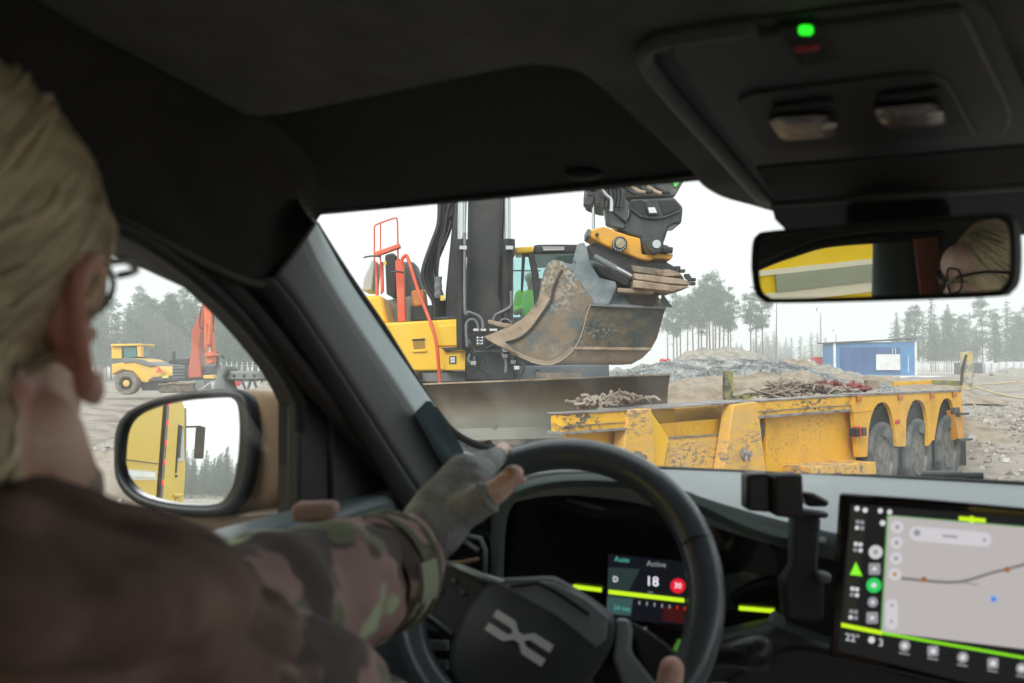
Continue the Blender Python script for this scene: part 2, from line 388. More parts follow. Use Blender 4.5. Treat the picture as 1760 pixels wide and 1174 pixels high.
def make_pine(h, seed, loc=V((0, 300, 0)), cb=.55, bare=False):
    rs = random.Random(seed); o = empty('pine_tree', loc, '', '')
    lean = rs.uniform(-.4, .4)
    t = MB().tube([loc + V((0, 0, -.5)), loc + V((lean * .5, 0, h * .5)), loc + V((lean, 0, h * .97))], [h * .0115, h * .0085, .04], 6)
    for _ in range(9 if not bare else 3):
        z = h * rs.uniform(.35, .9); a = rs.uniform(0, 6.28); L = rs.uniform(.4, 1.6)
        t.tube([loc + V((lean * z / h, 0, z)), loc + V((lean * z / h + math.cos(a) * L, math.sin(a) * L, z + L * .35))], [.05, .015], 4)
    t.build('trunk', M_bark, o)
    c = MB(); zz = h * cb
    n_b = (34 if cb > .4 else 52) if not bare else 5
    for _ in range(n_b):
        z = h * (rs.uniform(cb, .99) if not bare else rs.uniform(.9, 1)); f = (h - z) / (h * (1 - cb)); R = h * .115 * (math.sin(min(1, f * 1.15 + .15) * 2.2)) + .3
        a = rs.uniform(0, 6.28); q = R * rs.uniform(.1, 1.0); cc = loc + V((lean + math.cos(a) * q, math.sin(a) * q, z)); cr = rs.uniform(.5, 1.15) * h / 16
        for _ in range(75):
            d = V((rs.gauss(0, 1), rs.gauss(0, 1), rs.gauss(0, .55))).normalized() * cr * rs.random() ** .45
            leafq(c, cc + d, rs.uniform(.12, .3), rs, 1)
    c.build('crown', M_needle2, o, recalc=False); return o
protos = {}
def place_tree(kind, variant, px, base_y, Y, h, group, label):
    x = (px - 880) / F * Y; z = hgt(x, Y) - .1
    H0 = 14 if kind == 'spruce' else 17
    if (kind, variant) not in protos:
        mk = {'spruce': lambda: make_spruce(14, variant, .26 + .035 * (variant % 3), V((x, Y, z))), 'lowpine': lambda: make_pine(17, variant, V((x, Y, z)), .28),
              'young': lambda: make_spruce(14, variant, .2, V((x, Y, z)), True),
              'pine': lambda: make_pine(17, variant, V((x, Y, z)), .5 + .05 * (variant % 3)), 'bare': lambda: make_pine(17, variant, V((x, Y, z)), .9, True)}[kind]
        o = protos[(kind, variant)] = mk(); o['_new'] = 1; del o['_new']
    else:
        o = tree_copy(protos[(kind, variant)]); o.location = (x, Y, z)
    s = h / H0; o.scale = (s, s, s); o.rotation_euler[2] = random.uniform(0, 6.28)
    o['label'] = label; o['category'] = 'tree'; o['group'] = group
rt = random.Random(11)
TALL = 'tall pines standing behind the gravel heap'
for i, (px, top) in enumerate([(1148, 520), (1158, 505), (1170, 500), (1181, 512), (1192, 498), (1205, 505), (1214, 478), (1221, 466), (1229, 500), (1236, 480), (1243, 490), (1251, 500), (1257, 520), (1164, 515), (1200, 490), (1226, 487)]):
    Y = 118 + rt.uniform(-9, 14); z0 = hgt((px - 880) / F * Y, Y); place_tree('pine', 20 + i % 4, px, 0, Y, (632 - top) / F * Y + H - z0, TALL, 'tall bare-trunked pine in the dense clump right of the excavator bucket')
for i, (px, top, lb) in enumerate([(1291, 497, 'leftmost'), (1301, 490, 'middle'), (1312, 500, 'rightmost')]):
    Y = 112 + i * 3; place_tree('pine', 20 + i, px, 0, Y, (632 - top) / F * Y + .7, 'three pines under the left end of the interior mirror', 'pine with one-sided crown, %s of three under the rear-view mirror' % lb)
place_tree('bare', 31, 1333, 0, 100, (632 - 500) / F * 100 + .7, 'lone pine', 'lone slim pine with a bare trunk left of the lamp mast'); protos[('bare', 31)]['group'] = 'lone slim pine'
for i in range(30):
    px = rt.uniform(1255, 1420); Y = rt.uniform(200, 230); place_tree('spruce', 1 + i % 3, px, 0, Y, rt.uniform(6, 10), 'far spruces in the haze behind the heap', 'faint spruce far off in the haze behind the heaps')
for i in range(100):
    px = rt.uniform(1535, 1900); Y = rt.uniform(125, 165); big = rt.random()
    if i % 4 == 3: place_tree('lowpine', 41 + i % 2, px, 0, Y, rt.uniform(8, 12), 'pines along the right edge of the site', 'round-crowned pine in the hazy row beyond the white barriers on the right')
    else: place_tree('spruce', 1 + i % 4, px, 0, Y, rt.uniform(6.5, 10) + (2.5 if big > .75 else 0), 'spruces along the right edge of the site', 'spruce in the hazy row beyond the white barriers on the right')
for i in range(150):
    px = rt.uniform(130, 560); Y = rt.uniform(100, 150)
    if i % 3 == 2: place_tree('lowpine', 41 + i % 2, px, 0, Y, rt.uniform(8.5, 12) * Y / 112, 'pines behind the wheel loader', 'hazy round-crowned pine in the forest behind the yellow loader and the orange excavator')
    else: place_tree('spruce', 1 + i % 4, px, 0, Y, rt.uniform(7.8, 11.5) * Y / 112, 'spruces behind the wheel loader', 'hazy pointed spruce in the forest behind the yellow loader and the orange excavator')
# forest behind the car, seen in the side mirror
M_needle_y = M_needle
for i in range(130):
    v = rt.uniform(-115, -80); u = -v * rt.uniform(-.03, .15) * -1; p = car(u, v, 0); x, y = p.x, p.y
    if ('young', 5 + i % 3) not in protos:
        o = protos[('young', 5 + i % 3)] = make_spruce(14, 5 + i % 3, .32, V((x, y, .1)), True)
    else:
        o = tree_copy(protos[('young', 5 + i % 3)]); o.location = (x, y, .1)
    s = rt.uniform(.22, .36); o.scale = (s, s, s)
    o['label'] = 'green young spruce of the forest edge reflected in the side mirror'; o['category'] = 'tree'; o['group'] = 'young forest seen in the side mirror'

# ------------------------------------------------------------------ blue container, barriers, fences, masts
M_blue = mat('blue_paint', (.025, .09, .25), .5, col2=(.05, .14, .32), scale=1.5, stretch=(1, 1, .25))
M_blue2 = mat('light_blue_paint', (.045, .19, .42), .5, col2=(.06, .23, .46), scale=1)
M_white = mat('white_paint', (.74, .76, .76), .6, col2=(.6, .6, .58), scale=2)
M_dark = mat('dark_steel', (.035, .04, .042), .55, col2=(.07, .07, .068), scale=4)
Y = 60; p0 = W(1436, 645, Y); p1 = W(1572, 640, Y); zt = W(1500, 588, Y).z
cn = empty('site_container', (p0.x, Y, p0.z), 'blue corrugated site container with a white board on its long side', 'container')
zb = p0.z; b = MB(); b.box(((p0.x + p1.x) / 2, Y + 1.25, (zb + zt) / 2), (p1.x - p0.x, 2.4, zt - zb)); b.build('shell', M_blue2, cn)
b = MB(); n = 46; xs = (p0.x + .35, W(1548, 600, Y).x)
for i in range(n):
    x = xs[0] + (xs[1] - xs[0]) * (i + .5) / n; b.box((x, Y + .02, (zb + zt) / 2 - .12), ((xs[1] - xs[0]) / n * .55, .09, zt - zb - .5))
o = b.build('corrugated_panel', M_blue, cn); o['kind'] = 'stuff'
MB().box(((xs[0] + xs[1]) / 2, Y + .035, (zb + zt) / 2 - .12), (xs[1] - xs[0], .06, zt - zb - .5)).build('side_panel', M_blue, cn)
a0, a1 = W(1506, 636, Y - .1), W(1547, 609, Y - .1); MB().box(((a0.x + a1.x) / 2, Y - .1, (a0.z + a1.z) / 2), (a1.x - a0.x, .05, a1.z - a0.z)).build('white_board', M_white, cn)
MB().prism([V((p0.x - .25, Y - .2, zt - .08)), V((p1.x + .15, Y - .2, zt + .2)), V((p1.x + .15, Y - .2, zt + .28)), V((p0.x - .25, Y - .2, zt + .0))], (0, 2.9, 0)).build('roof', M_dark, cn)
for x in (p1.x + .07, p0.x - .06): MB().box((x, Y - .02, (zb + zt) / 2), (.14, .16, zt - zb)).build('corner_post', M_white, cn)
for px in (1534, 1539, 1561): MB().bar(W(px, 609 if px < 1550 else 640, Y - .15), W(px, 598 if px < 1550 else 612, Y - .15), .04, .04).build('bracket', M_white, cn)
s = MB().box(((p0.x + p1.x) / 2 + .5, Y + .8, zb - .3), (p1.x - p0.x + 3, 3.4, .5)).build('concrete_slab', M_white, None, bevel=.05); tag(s, 'pale concrete slab under the blue container', 'slab')
M_red = mat('red_paint', (.5, .03, .03), .5); M_or = mat('orange_paint', (.8, .2, .05), .5)
o = MB().box(W(1405, 628, 64), (.75, .8, 1.3)).build('portable_toilet', M_red, None, bevel=.08); tag(o, 'small dark red cabin left of the blue container', 'cabin')
o = MB().box(W(1392, 632, 63), (.55, .5, .7)).build('crate', M_or, None, bevel=.05); tag(o, 'orange crate beside the red cabin', 'crate')
o = MB().box(W(1374, 626, 90), (2.6, 1.5, .9)).build('van', M_white, None, bevel=.25); tag(o, 'far white van left of the orange crate', 'van')
for i, px in enumerate((1139, 1148)):
    o = MB().lathe(W(px, 622, 40), (0, 0, 1), [(.16, -.25), (.14, .1), (.03, .16)], 10).build('marker_post', M_red, None); tag(o, 'small red marker beneath the bucket, %s of two' % ('left' if i == 0 else 'right'), 'marker', 'red markers under the bucket')
# lamp masts
def mast(px, ytop, Y, label, s=1):
    t = W(px, ytop, Y); x = t.x; z0 = hgt(x, Y); o = empty('lamp_mast', (x, Y, z0), label, 'lamp mast', 'lamp masts on the site')
    MB().tube([(x, Y, z0), (x, Y, t.z)], [.11 * s, .06 * s], 8).build('pole', mat('galvanised', (.3, .31, .32), .5), o)
    h = MB().box((x, Y, t.z), (.7 * s, .3, .25)).build('lamp_head', M_dark, o)
    MB().ell((x, Y - .25, t.z - .02), (.3 * s, .08, .16 * s), None, 12, 8).build('lamp_glass', emis('lamp_light', (1, .95, .85), 30), h)
mast(1410, 532, 85, 'taller lit lamp mast just left of the blue container'); mast(1437, 568, 110, 'shorter far lit lamp mast behind the blue container')
# white barriers and fence
M_bar = mat('barrier_white', (.72, .74, .75), .7, col2=(.6, .62, .63), scale=.6)
bar0 = None
for i in range(15):
    px = 1674 + i * 13; Y = 92 - i * 1.2; p = W(px, 633, Y)
    if bar0 is None:
        bar0 = MB().prism([V((p.x + a, p.y, p.z + b)) for a, b in ((-.42, -.8), (.42, -.8), (.42, -.62), (.38, .62), (-.38, .62), (-.42, -.62))], (0, .5, 0)).build('barrier', M_bar, None, bevel=.04); o = bar0
    else: o = bar0.copy(); sc.collection.objects.link(o); o.location = bar0.location + (V((p.x, p.y, p.z)) - b0p) + V((0, 0, rt.uniform(-.1, .1)))
    if i == 0: b0p = V((p.x, p.y, p.z))
    tag(o, 'white barrier block, %s from the left in the row at far right' % ('first second third fourth fifth sixth seventh eighth ninth tenth eleventh twelfth thirteenth fourteenth fifteenth'.split()[i]), 'barrier', 'white barrier blocks in a row')
fn = empty('fence', W(1580, 640, 95), 'pale post fence between the blue container and the white barriers', 'fence'); fp = None
for i in range(24):
    p = W(1575 + i * 3.9, 632, 95); q = MB().box(p, (.07, .07, 1.5)).build('post', M_white, fn)
MB().box(W(1620, 626, 95), (6, .03, .06)).build('rail', M_white, fn); MB().box(W(1620, 640, 95), (6, .03, .06)).build('rail', M_white, fn)
o = MB().box(W(1664, 634, 90), (2.0, 2, 1.3)).build('shed', M_dark, None, bevel=.05); tag(o, 'small dark shed between the fence and the white barriers', 'shed')
# left: white wall behind machines
o = MB().box(W(455, 664, 46) , (6.2, .2, .42)).build('low_wall', M_white, None); tag(o, 'low white wall behind the steel beam on the left', 'wall')
fn = empty('fence', W(430, 645, 90), 'thin pale wire fence in front of the left forest', 'fence')
for i in range(16):
    MB().box(W(380 + i * 9, 636, 90), (.06, .06, 1.7)).build('post', M_white, fn)
MB().box(W(450, 628, 90), (10, .03, .03)).build('wire', M_white, fn)
ww = W(446, 630, 88); lp = empty('survey_pole', (ww.x, 88, -.1), 'thin white pole standing before the left forest', 'pole'); MB().tube([(ww.x, 88, -.1), (ww.x, 88, W(446, 625, 88).z)], .05, 6).build('rod', M_white, lp)
MB().box((ww.x, 88, W(446, 625, 88).z), (.5, .05, .05)).build('cross_arm', M_white, lp)

# ------------------------------------------------------------------ haze
hz = MB().box((0, 0, 19), (770, 776, 42)).build('haze', mat('haze_tmp', (1, 1, 1)), None)
hm = bpy.data.materials.new('haze_volume'); hm.use_nodes = True; n = hm.node_tree.nodes; n.clear()
o_ = n.new('ShaderNodeOutputMaterial'); pv = n.new('ShaderNodeVolumePrincipled'); pv.inputs['Color'].default_value = (.985, 1, .995, 1); pv.inputs['Density'].default_value = .0034
pv.inputs['Anisotropy'].default_value = .2
hm.node_tree.links.new(pv.outputs[0], o_.inputs['Volume']); hz.data.materials.clear(); hz.data.materials.append(hm); hz['kind'] = 'stuff'
# ================================================================== YELLOW EXCAVATOR
M_yel = worn('machine_yellow', (.90, .55, .025), (.70, .48, .14), (.4, .27, .1), .4, 1.2, 14, .6, .9, .70, .74, coat=.3)
M_black = mat('boom_black', (.014, .017, .019), .42, col2=(.06, .05, .042), scale=1.8, lo=.48, hi=.8, bump=.1, world=True)
M_bmetal = mat('black_metal', (.02, .024, .026), .38, col2=(.05, .055, .055), scale=6, world=True)
M_chrome = mat('chrome_rod', (.55, .57, .58), .18, 1.0)
M_mudd = mat('dark_mud', (.05, .04, .03), .9, col2=(.13, .10, .075), scale=4, world=True)
M_grey = mat('grey_metal', (.14, .16, .165), .5, col2=(.22, .23, .23), scale=3, world=True)
M_hose = mat('rubber_hose', (.018, .02, .021), .5, bump=.05)
M_rail = mat('signal_orange', (.72, .085, .025), .45, col2=(.75, .16, .08), scale=3)
M_mud = mat('dried_mud', (.3, .23, .16), .95, world=True, bump=.8, bscale=14, scale=4, cols=[(.3, (.16, .12, .085)), (.5, (.33, .25, .18)), (.7, (.46, .37, .28))])
M_cabglass = glass('cab_glass', (.80, .92, .92), .9, 1.5)
M_tread = mat('tyre_rubber', (.035, .037, .037), .85, col2=(.15, .15, .14), scale=5, bump=.3, bscale=30)
def slab(name, poly, Y, dep, m, par, bevel=.01, smooth=0):
    return MB().prism([W(a, b, Y) for a, b in poly], (0, dep, 0)).build(name, m, par, bevel=bevel, smooth=smooth)
YB = 12.0
ec = W(760, 655, YB)
ex = empty('excavator', (ec.x, YB + 1, hgt(ec.x, YB + 1)), 'large yellow tracked excavator with black boom, raised bucket and lowered blade', 'excavator')
slab('engine_cover', [(560, 566), (640, 556), (700, 553), (790, 548), (797, 552), (797, 637), (560, 641)], YB, 2.6, M_yel, ex, .03)
slab('rear_cowl', [(560, 516), (600, 510), (650, 507), (656, 510), (668, 556), (560, 566)], YB + .1, 1.8, M_yel, ex, .05)
slab('side_door', [(752, 560), (794, 557), (794, 594), (752, 595)], YB - .04, .1, M_yel, ex, .012)
slab('lower_box', [(764, 604), (807, 602), (808, 636), (764, 637)], YB - .16, .6, M_yel, ex, .012)
slab('handle_bar', [(759, 598), (807, 595), (808, 600.5), (764, 604)], YB - .22, .1, M_bmetal, ex, .005)
lb = slab('badge', [(772, 612.5), (784, 612), (784, 624.5), (772, 625)], YB - .175, .02, M_bmetal, ex, 0)
b = MB()
for k in (0, 1): b.prism([W(*q, YB - .18) for q in ((774, 614.5 + k * 5), (782, 614 + k * 5), (782, 618 + k * 5), (774, 618.5 + k * 5))], (0, .01, 0))
b.build('badge_mark', M_white, lb)
vt = slab('grip_recess', [(709, 585), (729, 583.5), (731, 598), (711, 600)], YB - .012, .03, mat('shaded_recess_yellow', (.35, .2, .02), .5), ex, 0)  # flat plate; the recess's shade is put into its darker yellow
slab('grip_trim', [(707, 602), (733, 600.5), (733, 604.5), (709, 605.5)], YB - .03, .03, M_yel, ex, .005)
slab('grip_trim', [(707, 583), (730, 581.5), (730, 584), (709, 585)], YB - .03, .03, M_black, ex, .005)
slab('frame_skirt', [(560, 642), (809, 638), (812, 650), (804, 657), (560, 660)], YB + .05, 2.4, M_grey, ex, .02)
slab('top_plate', [(745, 545), (795, 543), (796, 548), (745, 550)], YB + .05, 1.6, M_bmetal, ex, .01)
# engine furniture left of the boom
slab('silencer', [(661, 438), (675, 434), (682, 440), (682, 505), (664, 507)], YB + .7, .5, M_black, ex, .03)
slab('air_cleaner', [(668, 450), (712, 449), (724, 490), (724, 512), (690, 520), (670, 510)], YB + 1.1, .6, mat('dull_grey', (.09, .095, .095), .6), ex, .05)
slab('vent_panel', [(625, 478), (640, 445), (645, 448), (640, 500), (622, 500)], YB + .9, .6, mat('pale_grey', (.4, .42, .42), .6), ex, .04)
slab('filter_housing', [(706, 499), (729, 497), (732, 524), (712, 528), (707, 520)], YB + .3, .35, mat('filter_orange', (.6, .25, .06), .6), ex, .03)
slab('control_box', [(706, 526), (746, 524), (748, 550), (708, 552)], YB + .35, .8, M_black, ex, .02)
slab('machinery_block', [(640, 520), (708, 508), (708, 556), (660, 556)], YB + .9, .8, mat('mixed_steel', (.2, .21, .21), .6, col2=(.35, .35, .33), scale=4), ex, .04)
slab('warning_plate', [(656, 450), (664, 449), (664, 455), (656, 456)], YB + .65, .02, mat('label_yellow', (.8, .6, .05), .5), ex, 0)
slab('warning_plate', [(757, 508), (764, 507), (764, 516), (757, 517)], YB + .0, .02, MATS['label_yellow'], ex, 0)
def tb(name, pts, r, m, par, Y=None, k=6, n=8):
    q = [W(p[0], p[1], p[2] if len(p) > 2 else Y) for p in pts]
    return MB().tube(smooth_path(q, k), r, n).build(name, m, par, smooth=60)
px2m = YB / F
tb('handrail', [(643.5, 452), (643.5, 420), (643.5, 392), (646, 387), (653, 383.5), (678, 375), (682.5, 378), (683.5, 400), (684, 450)], 1.5 * px2m, M_rail, ex, YB + .2, 3)
tb('handrail', [(654, 384), (654, 455)], 1.3 * px2m, M_rail, ex, YB + .2)
slab('cross_plate', [(642, 434), (686, 418), (688, 425), (644, 441)], YB + .12, .12, M_rail, ex, .01)
slab('ladder_rail', [(679, 447), (694, 450), (697, 552), (684, 553)], YB + .1, .1, M_rail, ex, .01)
slab('ladder_rail', [(652.5, 450), (658, 450), (659, 500), (654, 506)], YB + .3, .08, M_rail, ex, .01)
slab('ladder_rail', [(644, 450), (648, 450), (650, 510), (645, 508)], YB + .3, .08, M_rail, ex, .01)
tb('grab_rail', [(691, 455, YB - .1), (691, 446, YB - .1), (695, 441, YB - .1), (701, 444, YB - .1), (719, 500, YB - .2), (738, 549, YB - .28), (750, 590, YB - .32), (756, 658, YB - .3)], 3 * px2m, M_rail, ex, k=5)
tb('antenna_arm', [(625, 443), (632, 441), (645, 440), (655, 442)], .012, M_bmetal, ex, YB + .1); tb('antenna_arm', [(672, 468), (685, 467), (694, 469)], .014, M_bmetal, ex, YB - .05)
# boom
bm_ = MB()
bp = [(806, 200), (868, 200), (865, 330), (860, 420), (856, 500), (864, 560), (880, 655), (800, 655), (796, 560), (803, 430)]
boom = slab('boom', bp, YB + .05, .85, M_black, ex, .03)
slab('boom_flange', [(790, 200), (803, 200), (797, 400), (790, 560), (770, 655), (760, 655), (766, 500), (781, 345)], YB + .25, .55, M_black, ex, .02)
slab('boom_flange', [(868, 200), (872, 200), (866, 400), (864, 520), (882, 600), (886, 655), (868, 655), (858, 560), (857, 480)], YB + .25, .5, M_black, ex, .01)
# boom reaches up and forward out of view, then the stick comes down to the bucket
tp = W(838, 200, YB + .5); ap = V((tp.x + .5, 11.2, 6.6)); bk = W(1105, 300, 9.3)
MB().bar(tp - V((0, 0, .4)), ap, .55, .8).build('boom_upper', M_black, ex, bevel=.03)
MB().bar(ap + V((0, .3, .3)), V((bk.x - .05, 9.55, bk.z + .35)), .42, .6).build('stick', M_black, ex, bevel=.03)
for lx, rx, nm in ((786, 803, 'l'), (862.5, 883, 'r')):
    c_ = (lx + rx) / 2 - (1 if nm == 'l' else 0); rr = (rx - lx) / 2 * px2m
    rod = [(c_ + (2 if nm == 'l' else -1), 180), (c_, 412)]
    o = MB().tube([W(rod[0][0], rod[0][1], YB - .15), W(rod[1][0], rod[1][1], YB - .25)], rr * (.85 if nm == 'l' else .55), 16).build('cylinder_rod', M_chrome, ex, smooth=60)
    MB().tube([W(c_, 412, YB - .25), W(c_, 437, YB - .25), W(c_ - .5, 444, YB - .25), W(c_ - 1, 556, YB - .3), W(c_ - 1, 600, YB - .3)], [rr * 1.22, rr * 1.22, rr * .98, rr * .98, rr * .9], 18).build('cylinder_barrel', M_black, ex, smooth=40)
    MB().box(W(c_ + 3, 426, YB - .42), (.1, .06, .05)).build('hose_clamp', M_chrome, ex)
tb('steel_pipe', [(799, 400), (799, 530), (806, 536), (822, 543), (829, 552), (830, 566)], .02, M_grey, ex, YB - .42)
tb('steel_pipe', [(803, 596), (801, 560), (807, 550), (816, 550), (821, 558), (822, 566)], .018, M_grey, ex, YB - .4)
tb('steel_pipe', [(878, 500), (878, 524), (870, 532), (852, 541), (848, 550)], .018, M_grey, ex, YB - .4)
tb('steel_pipe', [(803, 560), (801, 578), (810, 592), (816, 606), (815, 622)], .018, M_grey, ex, YB - .35)
tb('steel_pipe', [(858, 556), (864, 549), (874, 550), (880, 556)], .014, M_grey, ex, YB - .4)
for x in (820, 829, 848): MB().box(W(x, 567, YB - .4), (.1, .07, .03)).build('pipe_clamp', M_white, ex)
for x in (822, 830):
    MB().lathe(W(x, 594, YB - .4), (0, 0, 1), [(.028, 0), (.036, .02), (.028, .04), (.036, .06), (.028, .08), (.036, .1), (.028, .12)], 10).build('pipe_coupling', M_chrome, ex)
slab('swing_post', [(800, 600), (880, 600), (888, 656), (798, 656)], YB - .2, .9, M_black, ex, .04)
rs = random.Random(5)
for k in range(9):
    x = rs.uniform(808, 895); y = rs.uniform(575, 640)
    tb('hose', [(x, y - rs.uniform(5, 20)), (x + rs.uniform(-8, 8), y), (x + rs.uniform(-14, 14), y + rs.uniform(6, 18))], .018, M_hose if k % 4 else M_grey, ex, YB - .45)
for x, y in ((868, 612), (882, 622), (876, 590), (868, 602), (888, 632), (814, 624)): MB().box(W(x, y, YB - .5), (.07, .05, .05)).build('fitting', M_chrome if x != 888 else M_white, ex)
# hose bundle
for k, (dx, r) in enumerate([(0, .035), (6, .03), (11, .03), (16, .028), (3, .03), (22, .02)]):
    tb('hose', [(757 + dx * .8, 250), (756 + dx, 340), (754 + dx, 385), (742 + dx * .9, 420 + k), (730 + dx * .9, 455), (727 + dx, 478), (736 + dx, 500), (746 + dx * .8, 520), (748 + dx * .8, 552)], r, M_hose, ex, YB + .2 + k * .05)
for k in range(4): tb('hose', [(771 + k * 2, 345), (768 - k, 372), (764 - k * 2, 400), (755 - k, 440), (752, 480), (757 + k, 510)], .014, M_hose, ex, YB + .25)
slab('hose_bracket', [(754, 335), (783, 335), (779, 372), (768, 376), (756, 380)], YB + .3, .3, M_black, ex, .02)
MB().lathe(W(753, 512, YB + .1), (0, 0, 1), [(.05, 0), (.06, .05)] * 1 + [(.05, .1), (.06, .16), (.05, .22), (.06, .3)], 10).build('hose_joint', M_grey, ex)
# cab
cab = []
cl_, cr_, ct, cb, CYd = 874, 1003, 428, 632, YB + .9
for (x0, x1) in ((874, 879), (998, 1004)): slab('cab_pillar', [(x0, 436), (x1, 436), (x1, cb), (x0, cb)], CYd, .12, M_black, ex, .01)
slab('cab_pillar', [(897, 436), (917, 432), (926, 470), (931, 540), (931, cb), (920, cb), (920, 540), (914, 470), (908, 440), (903, 440), (899, 500), (895, 500)], CYd - .06, .12, M_black, ex, .01)
for x in (874, 998): slab('cab_pillar', [(x, 440), (x + 8, 440), (x + 8, cb), (x, cb)], CYd + 1.6, .1, M_black, ex, .01)
slab('cab_roof', [(884, 425), (918, 423), (917, 434), (886, 437)], CYd - .1, .5, M_yel, ex, .03)
slab('cab_roof', [(918, 421), (1004, 420), (1004, 434), (918, 436)], CYd - .06, 1.9, M_bmetal, ex, .03)
slab('roof_lamp_bar', [(932, 424), (970, 424), (970, 430), (934, 431)], CYd - .16, .06, M_white, ex, .01)
tb('roof_rail', [(920, 425), (924, 422), (990, 422), (996, 425)], .012, M_bmetal, ex, CYd - .2, 2)
slab('cab_window', [(879, 438), (1000, 436), (1000, 600), (879, 600)], CYd + .02, .015, M_cabglass, ex, 0)
slab('cab_window', [(882, 445), (1000, 445), (1000, 560), (882, 560)], CYd + 1.62, .015, M_cabglass, ex, 0)
slab('cab_bar', [(879, 464), (929, 464), (929, 466), (879, 466)], CYd - .03, .03, M_grey, ex, 0)
slab('cab_floor', [(876, 545), (1003, 545), (1003, cb), (876, cb)], CYd + .05, 1.5, M_black, ex, .02)
slab('cab_seat', [(912, 478), (938, 478), (942, 545), (906, 545)], CYd + .95, .2, M_black, ex, .03)
slab('lower_frame', [(880, 629), (1047, 626), (1047, 652), (880, 655)], YB + .1, 2.4, mat('frame_grey', (.085, .105, .12), .55, col2=(.12, .14, .15), scale=2), ex, .02)
MB().lathe(W(923, 640, YB + .08), (0, -1, 0), [(.05, 0), (.05, .03)], 6).build('frame_eye', M_black, ex); MB().box(W(991, 642, YB + .09), (.04, .02, .04)).build('reflector', M_white, ex)
# operator inside
opx = W(914, 520, CYd + .6)
def person_seated(p, name_label, s=1.0):
    o = MB()
    o.ell(p + V((0, 0, .05)), (.19, .14, .3)); o.ell(p + V((0, 0, .45)), (.085, .1, .12)); o.caps([p + V((0, 0, .3)), p + V((0, 0, .4))], [.07, .055])
    for sx in (-1, 1):
        o.caps([p + V((sx * .19, 0, .24)), p + V((sx * .25, -.08, -.02)), p + V((sx * .17, -.32, .0))], [.07, .055, .04])
        o.caps([p + V((sx * .1, 0, -.25)), p + V((sx * .12, -.42, -.2)), p + V((sx * .12, -.45, -.6))], [.09, .07, .05])
    b = remesh(o, 'person', mat('skin_plain', (.45, .27, .2), .6), None, .02); tag(b, name_label, 'person')
    v = MB(); v.ell(p + V((0, 0, .04)), (.21, .165, .31))
    for sx in (-1, 1): v.caps([p + V((sx * .19, 0, .24)), p + V((sx * .25, -.08, -.02)), p + V((sx * .18, -.3, .0))], [.085, .07, .055])
    k = remesh(v, 'hi_vis_jacket', mat('hi_vis_green', (.35, 1.0, .06), .7, col2=(.5, .55, .5), scale=9, lo=.6, hi=.62), b, .02)
    q = MB().ell(p + V((0, .02, .52)), (.12, .14, .09)); q.build('helmet', M_white, b, smooth=180)
    l = MB()
    for sx in (-1, 1): l.caps([p + V((sx * .1, 0, -.25)), p + V((sx * .12, -.42, -.2)), p + V((sx * .12, -.45, -.6))], [.1, .08, .06])
    remesh(l, 'trousers', mat('navy_cloth', (.02, .025, .05), .8), b, .02)
person_seated(V((opx.x, CYd + .62, opx.z - .12)), 'excavator operator in a bright green hi-vis jacket and helmet inside the cab')
# dozer blade, curved, and its arms and tracks
YBL = 10.1; rings = []
def blx(px, y): return W(px, y, YBL)
top0, top1 = W(600, 664, YBL), W(1152, 643, YBL); bot0, bot1 = W(600, 760, YBL), W(1154, 748, YBL)
bl = MB(); nj = 14
for j in range(nj + 1):
    t = j / nj; off = .22 * math.sin(math.pi * t) ; a = top0.lerp(bot0, t); b_ = top1.lerp(bot1, t)
    rings.append([a + V((0, off, 0)), b_ + V((0, off, 0)), b_ + V((0, off + .05, 0)), a + V((0, off + .05, 0))])
bl.loft(rings)
M_blade = worn('blade_steel', (.13, .09, .055), (.20, .145, .09), (.28, .14, .045), .6, 2.5, 7, .42, .62, .60, .68)
n = M_blade.node_tree.nodes; l = M_blade.node_tree.links; b_ = n['Principled BSDF']; src = b_.inputs['Base Color'].links[0].from_socket
g_ = n.new('ShaderNodeNewGeometry'); sx = n.new('ShaderNodeSeparateXYZ'); l.new(g_.outputs['Position'], sx.inputs[0]); tn = n.new('ShaderNodeTexNoise'); tn.inputs['Scale'].default_value = 1.6; tn.inputs['Detail'].default_value = 8; l.new(g_.outputs['Position'], tn.inputs[0])
ad = n.new('ShaderNodeMath'); ad.operation = 'MULTIPLY_ADD'; ad.inputs[1].default_value = .5; l.new(tn.outputs[0], ad.inputs[0]); l.new(sx.outputs['Z'], ad.inputs[2])
mr = n.new('ShaderNodeMapRange'); mr.inputs[1].default_value = 1.52; mr.inputs[2].default_value = 1.26; l.new(ad.outputs[0], mr.inputs[0])
m9 = n.new('ShaderNodeMix'); m9.data_type = 'RGBA'; m9.inputs[7].default_value = (.165, .16, .125, 1); l.new(src, m9.inputs[6]); l.new(mr.outputs[0], m9.inputs[0]); l.new(m9.outputs[2], b_.inputs['Base Color'])
bld = bl.build('blade', M_blade, ex, smooth=50)
MB().prism([W(600, 664, YBL - .03), W(1153, 642.5, YBL - .03), W(1153, 645, YBL - .03), W(600, 666.5, YBL - .03)], (0, .09, 0)).build('blade_top_edge', mat('rust_edge', (.42, .36, .27), .8, col2=(.3, .17, .07), scale=6), bld)
MB().prism([W(600, 742, YBL - .035), W(1154, 728, YBL - .035), W(1155, 749, YBL - .06), W(600, 762, YBL - .06)], (0, .05, 0)).build('cutting_edge', mat('wet_mud_steel', (.19, .195, .16), .6, col2=(.26, .265, .22), scale=2, world=True), bld, bevel=.005)
for i in range(6): MB().lathe(W(660 + i * 95, 738 - i * 2.2, YBL - .02), (0, -1, 0), [(.03, 0), (.025, .03)], 8).build('blade_bolt', M_grey, bld)
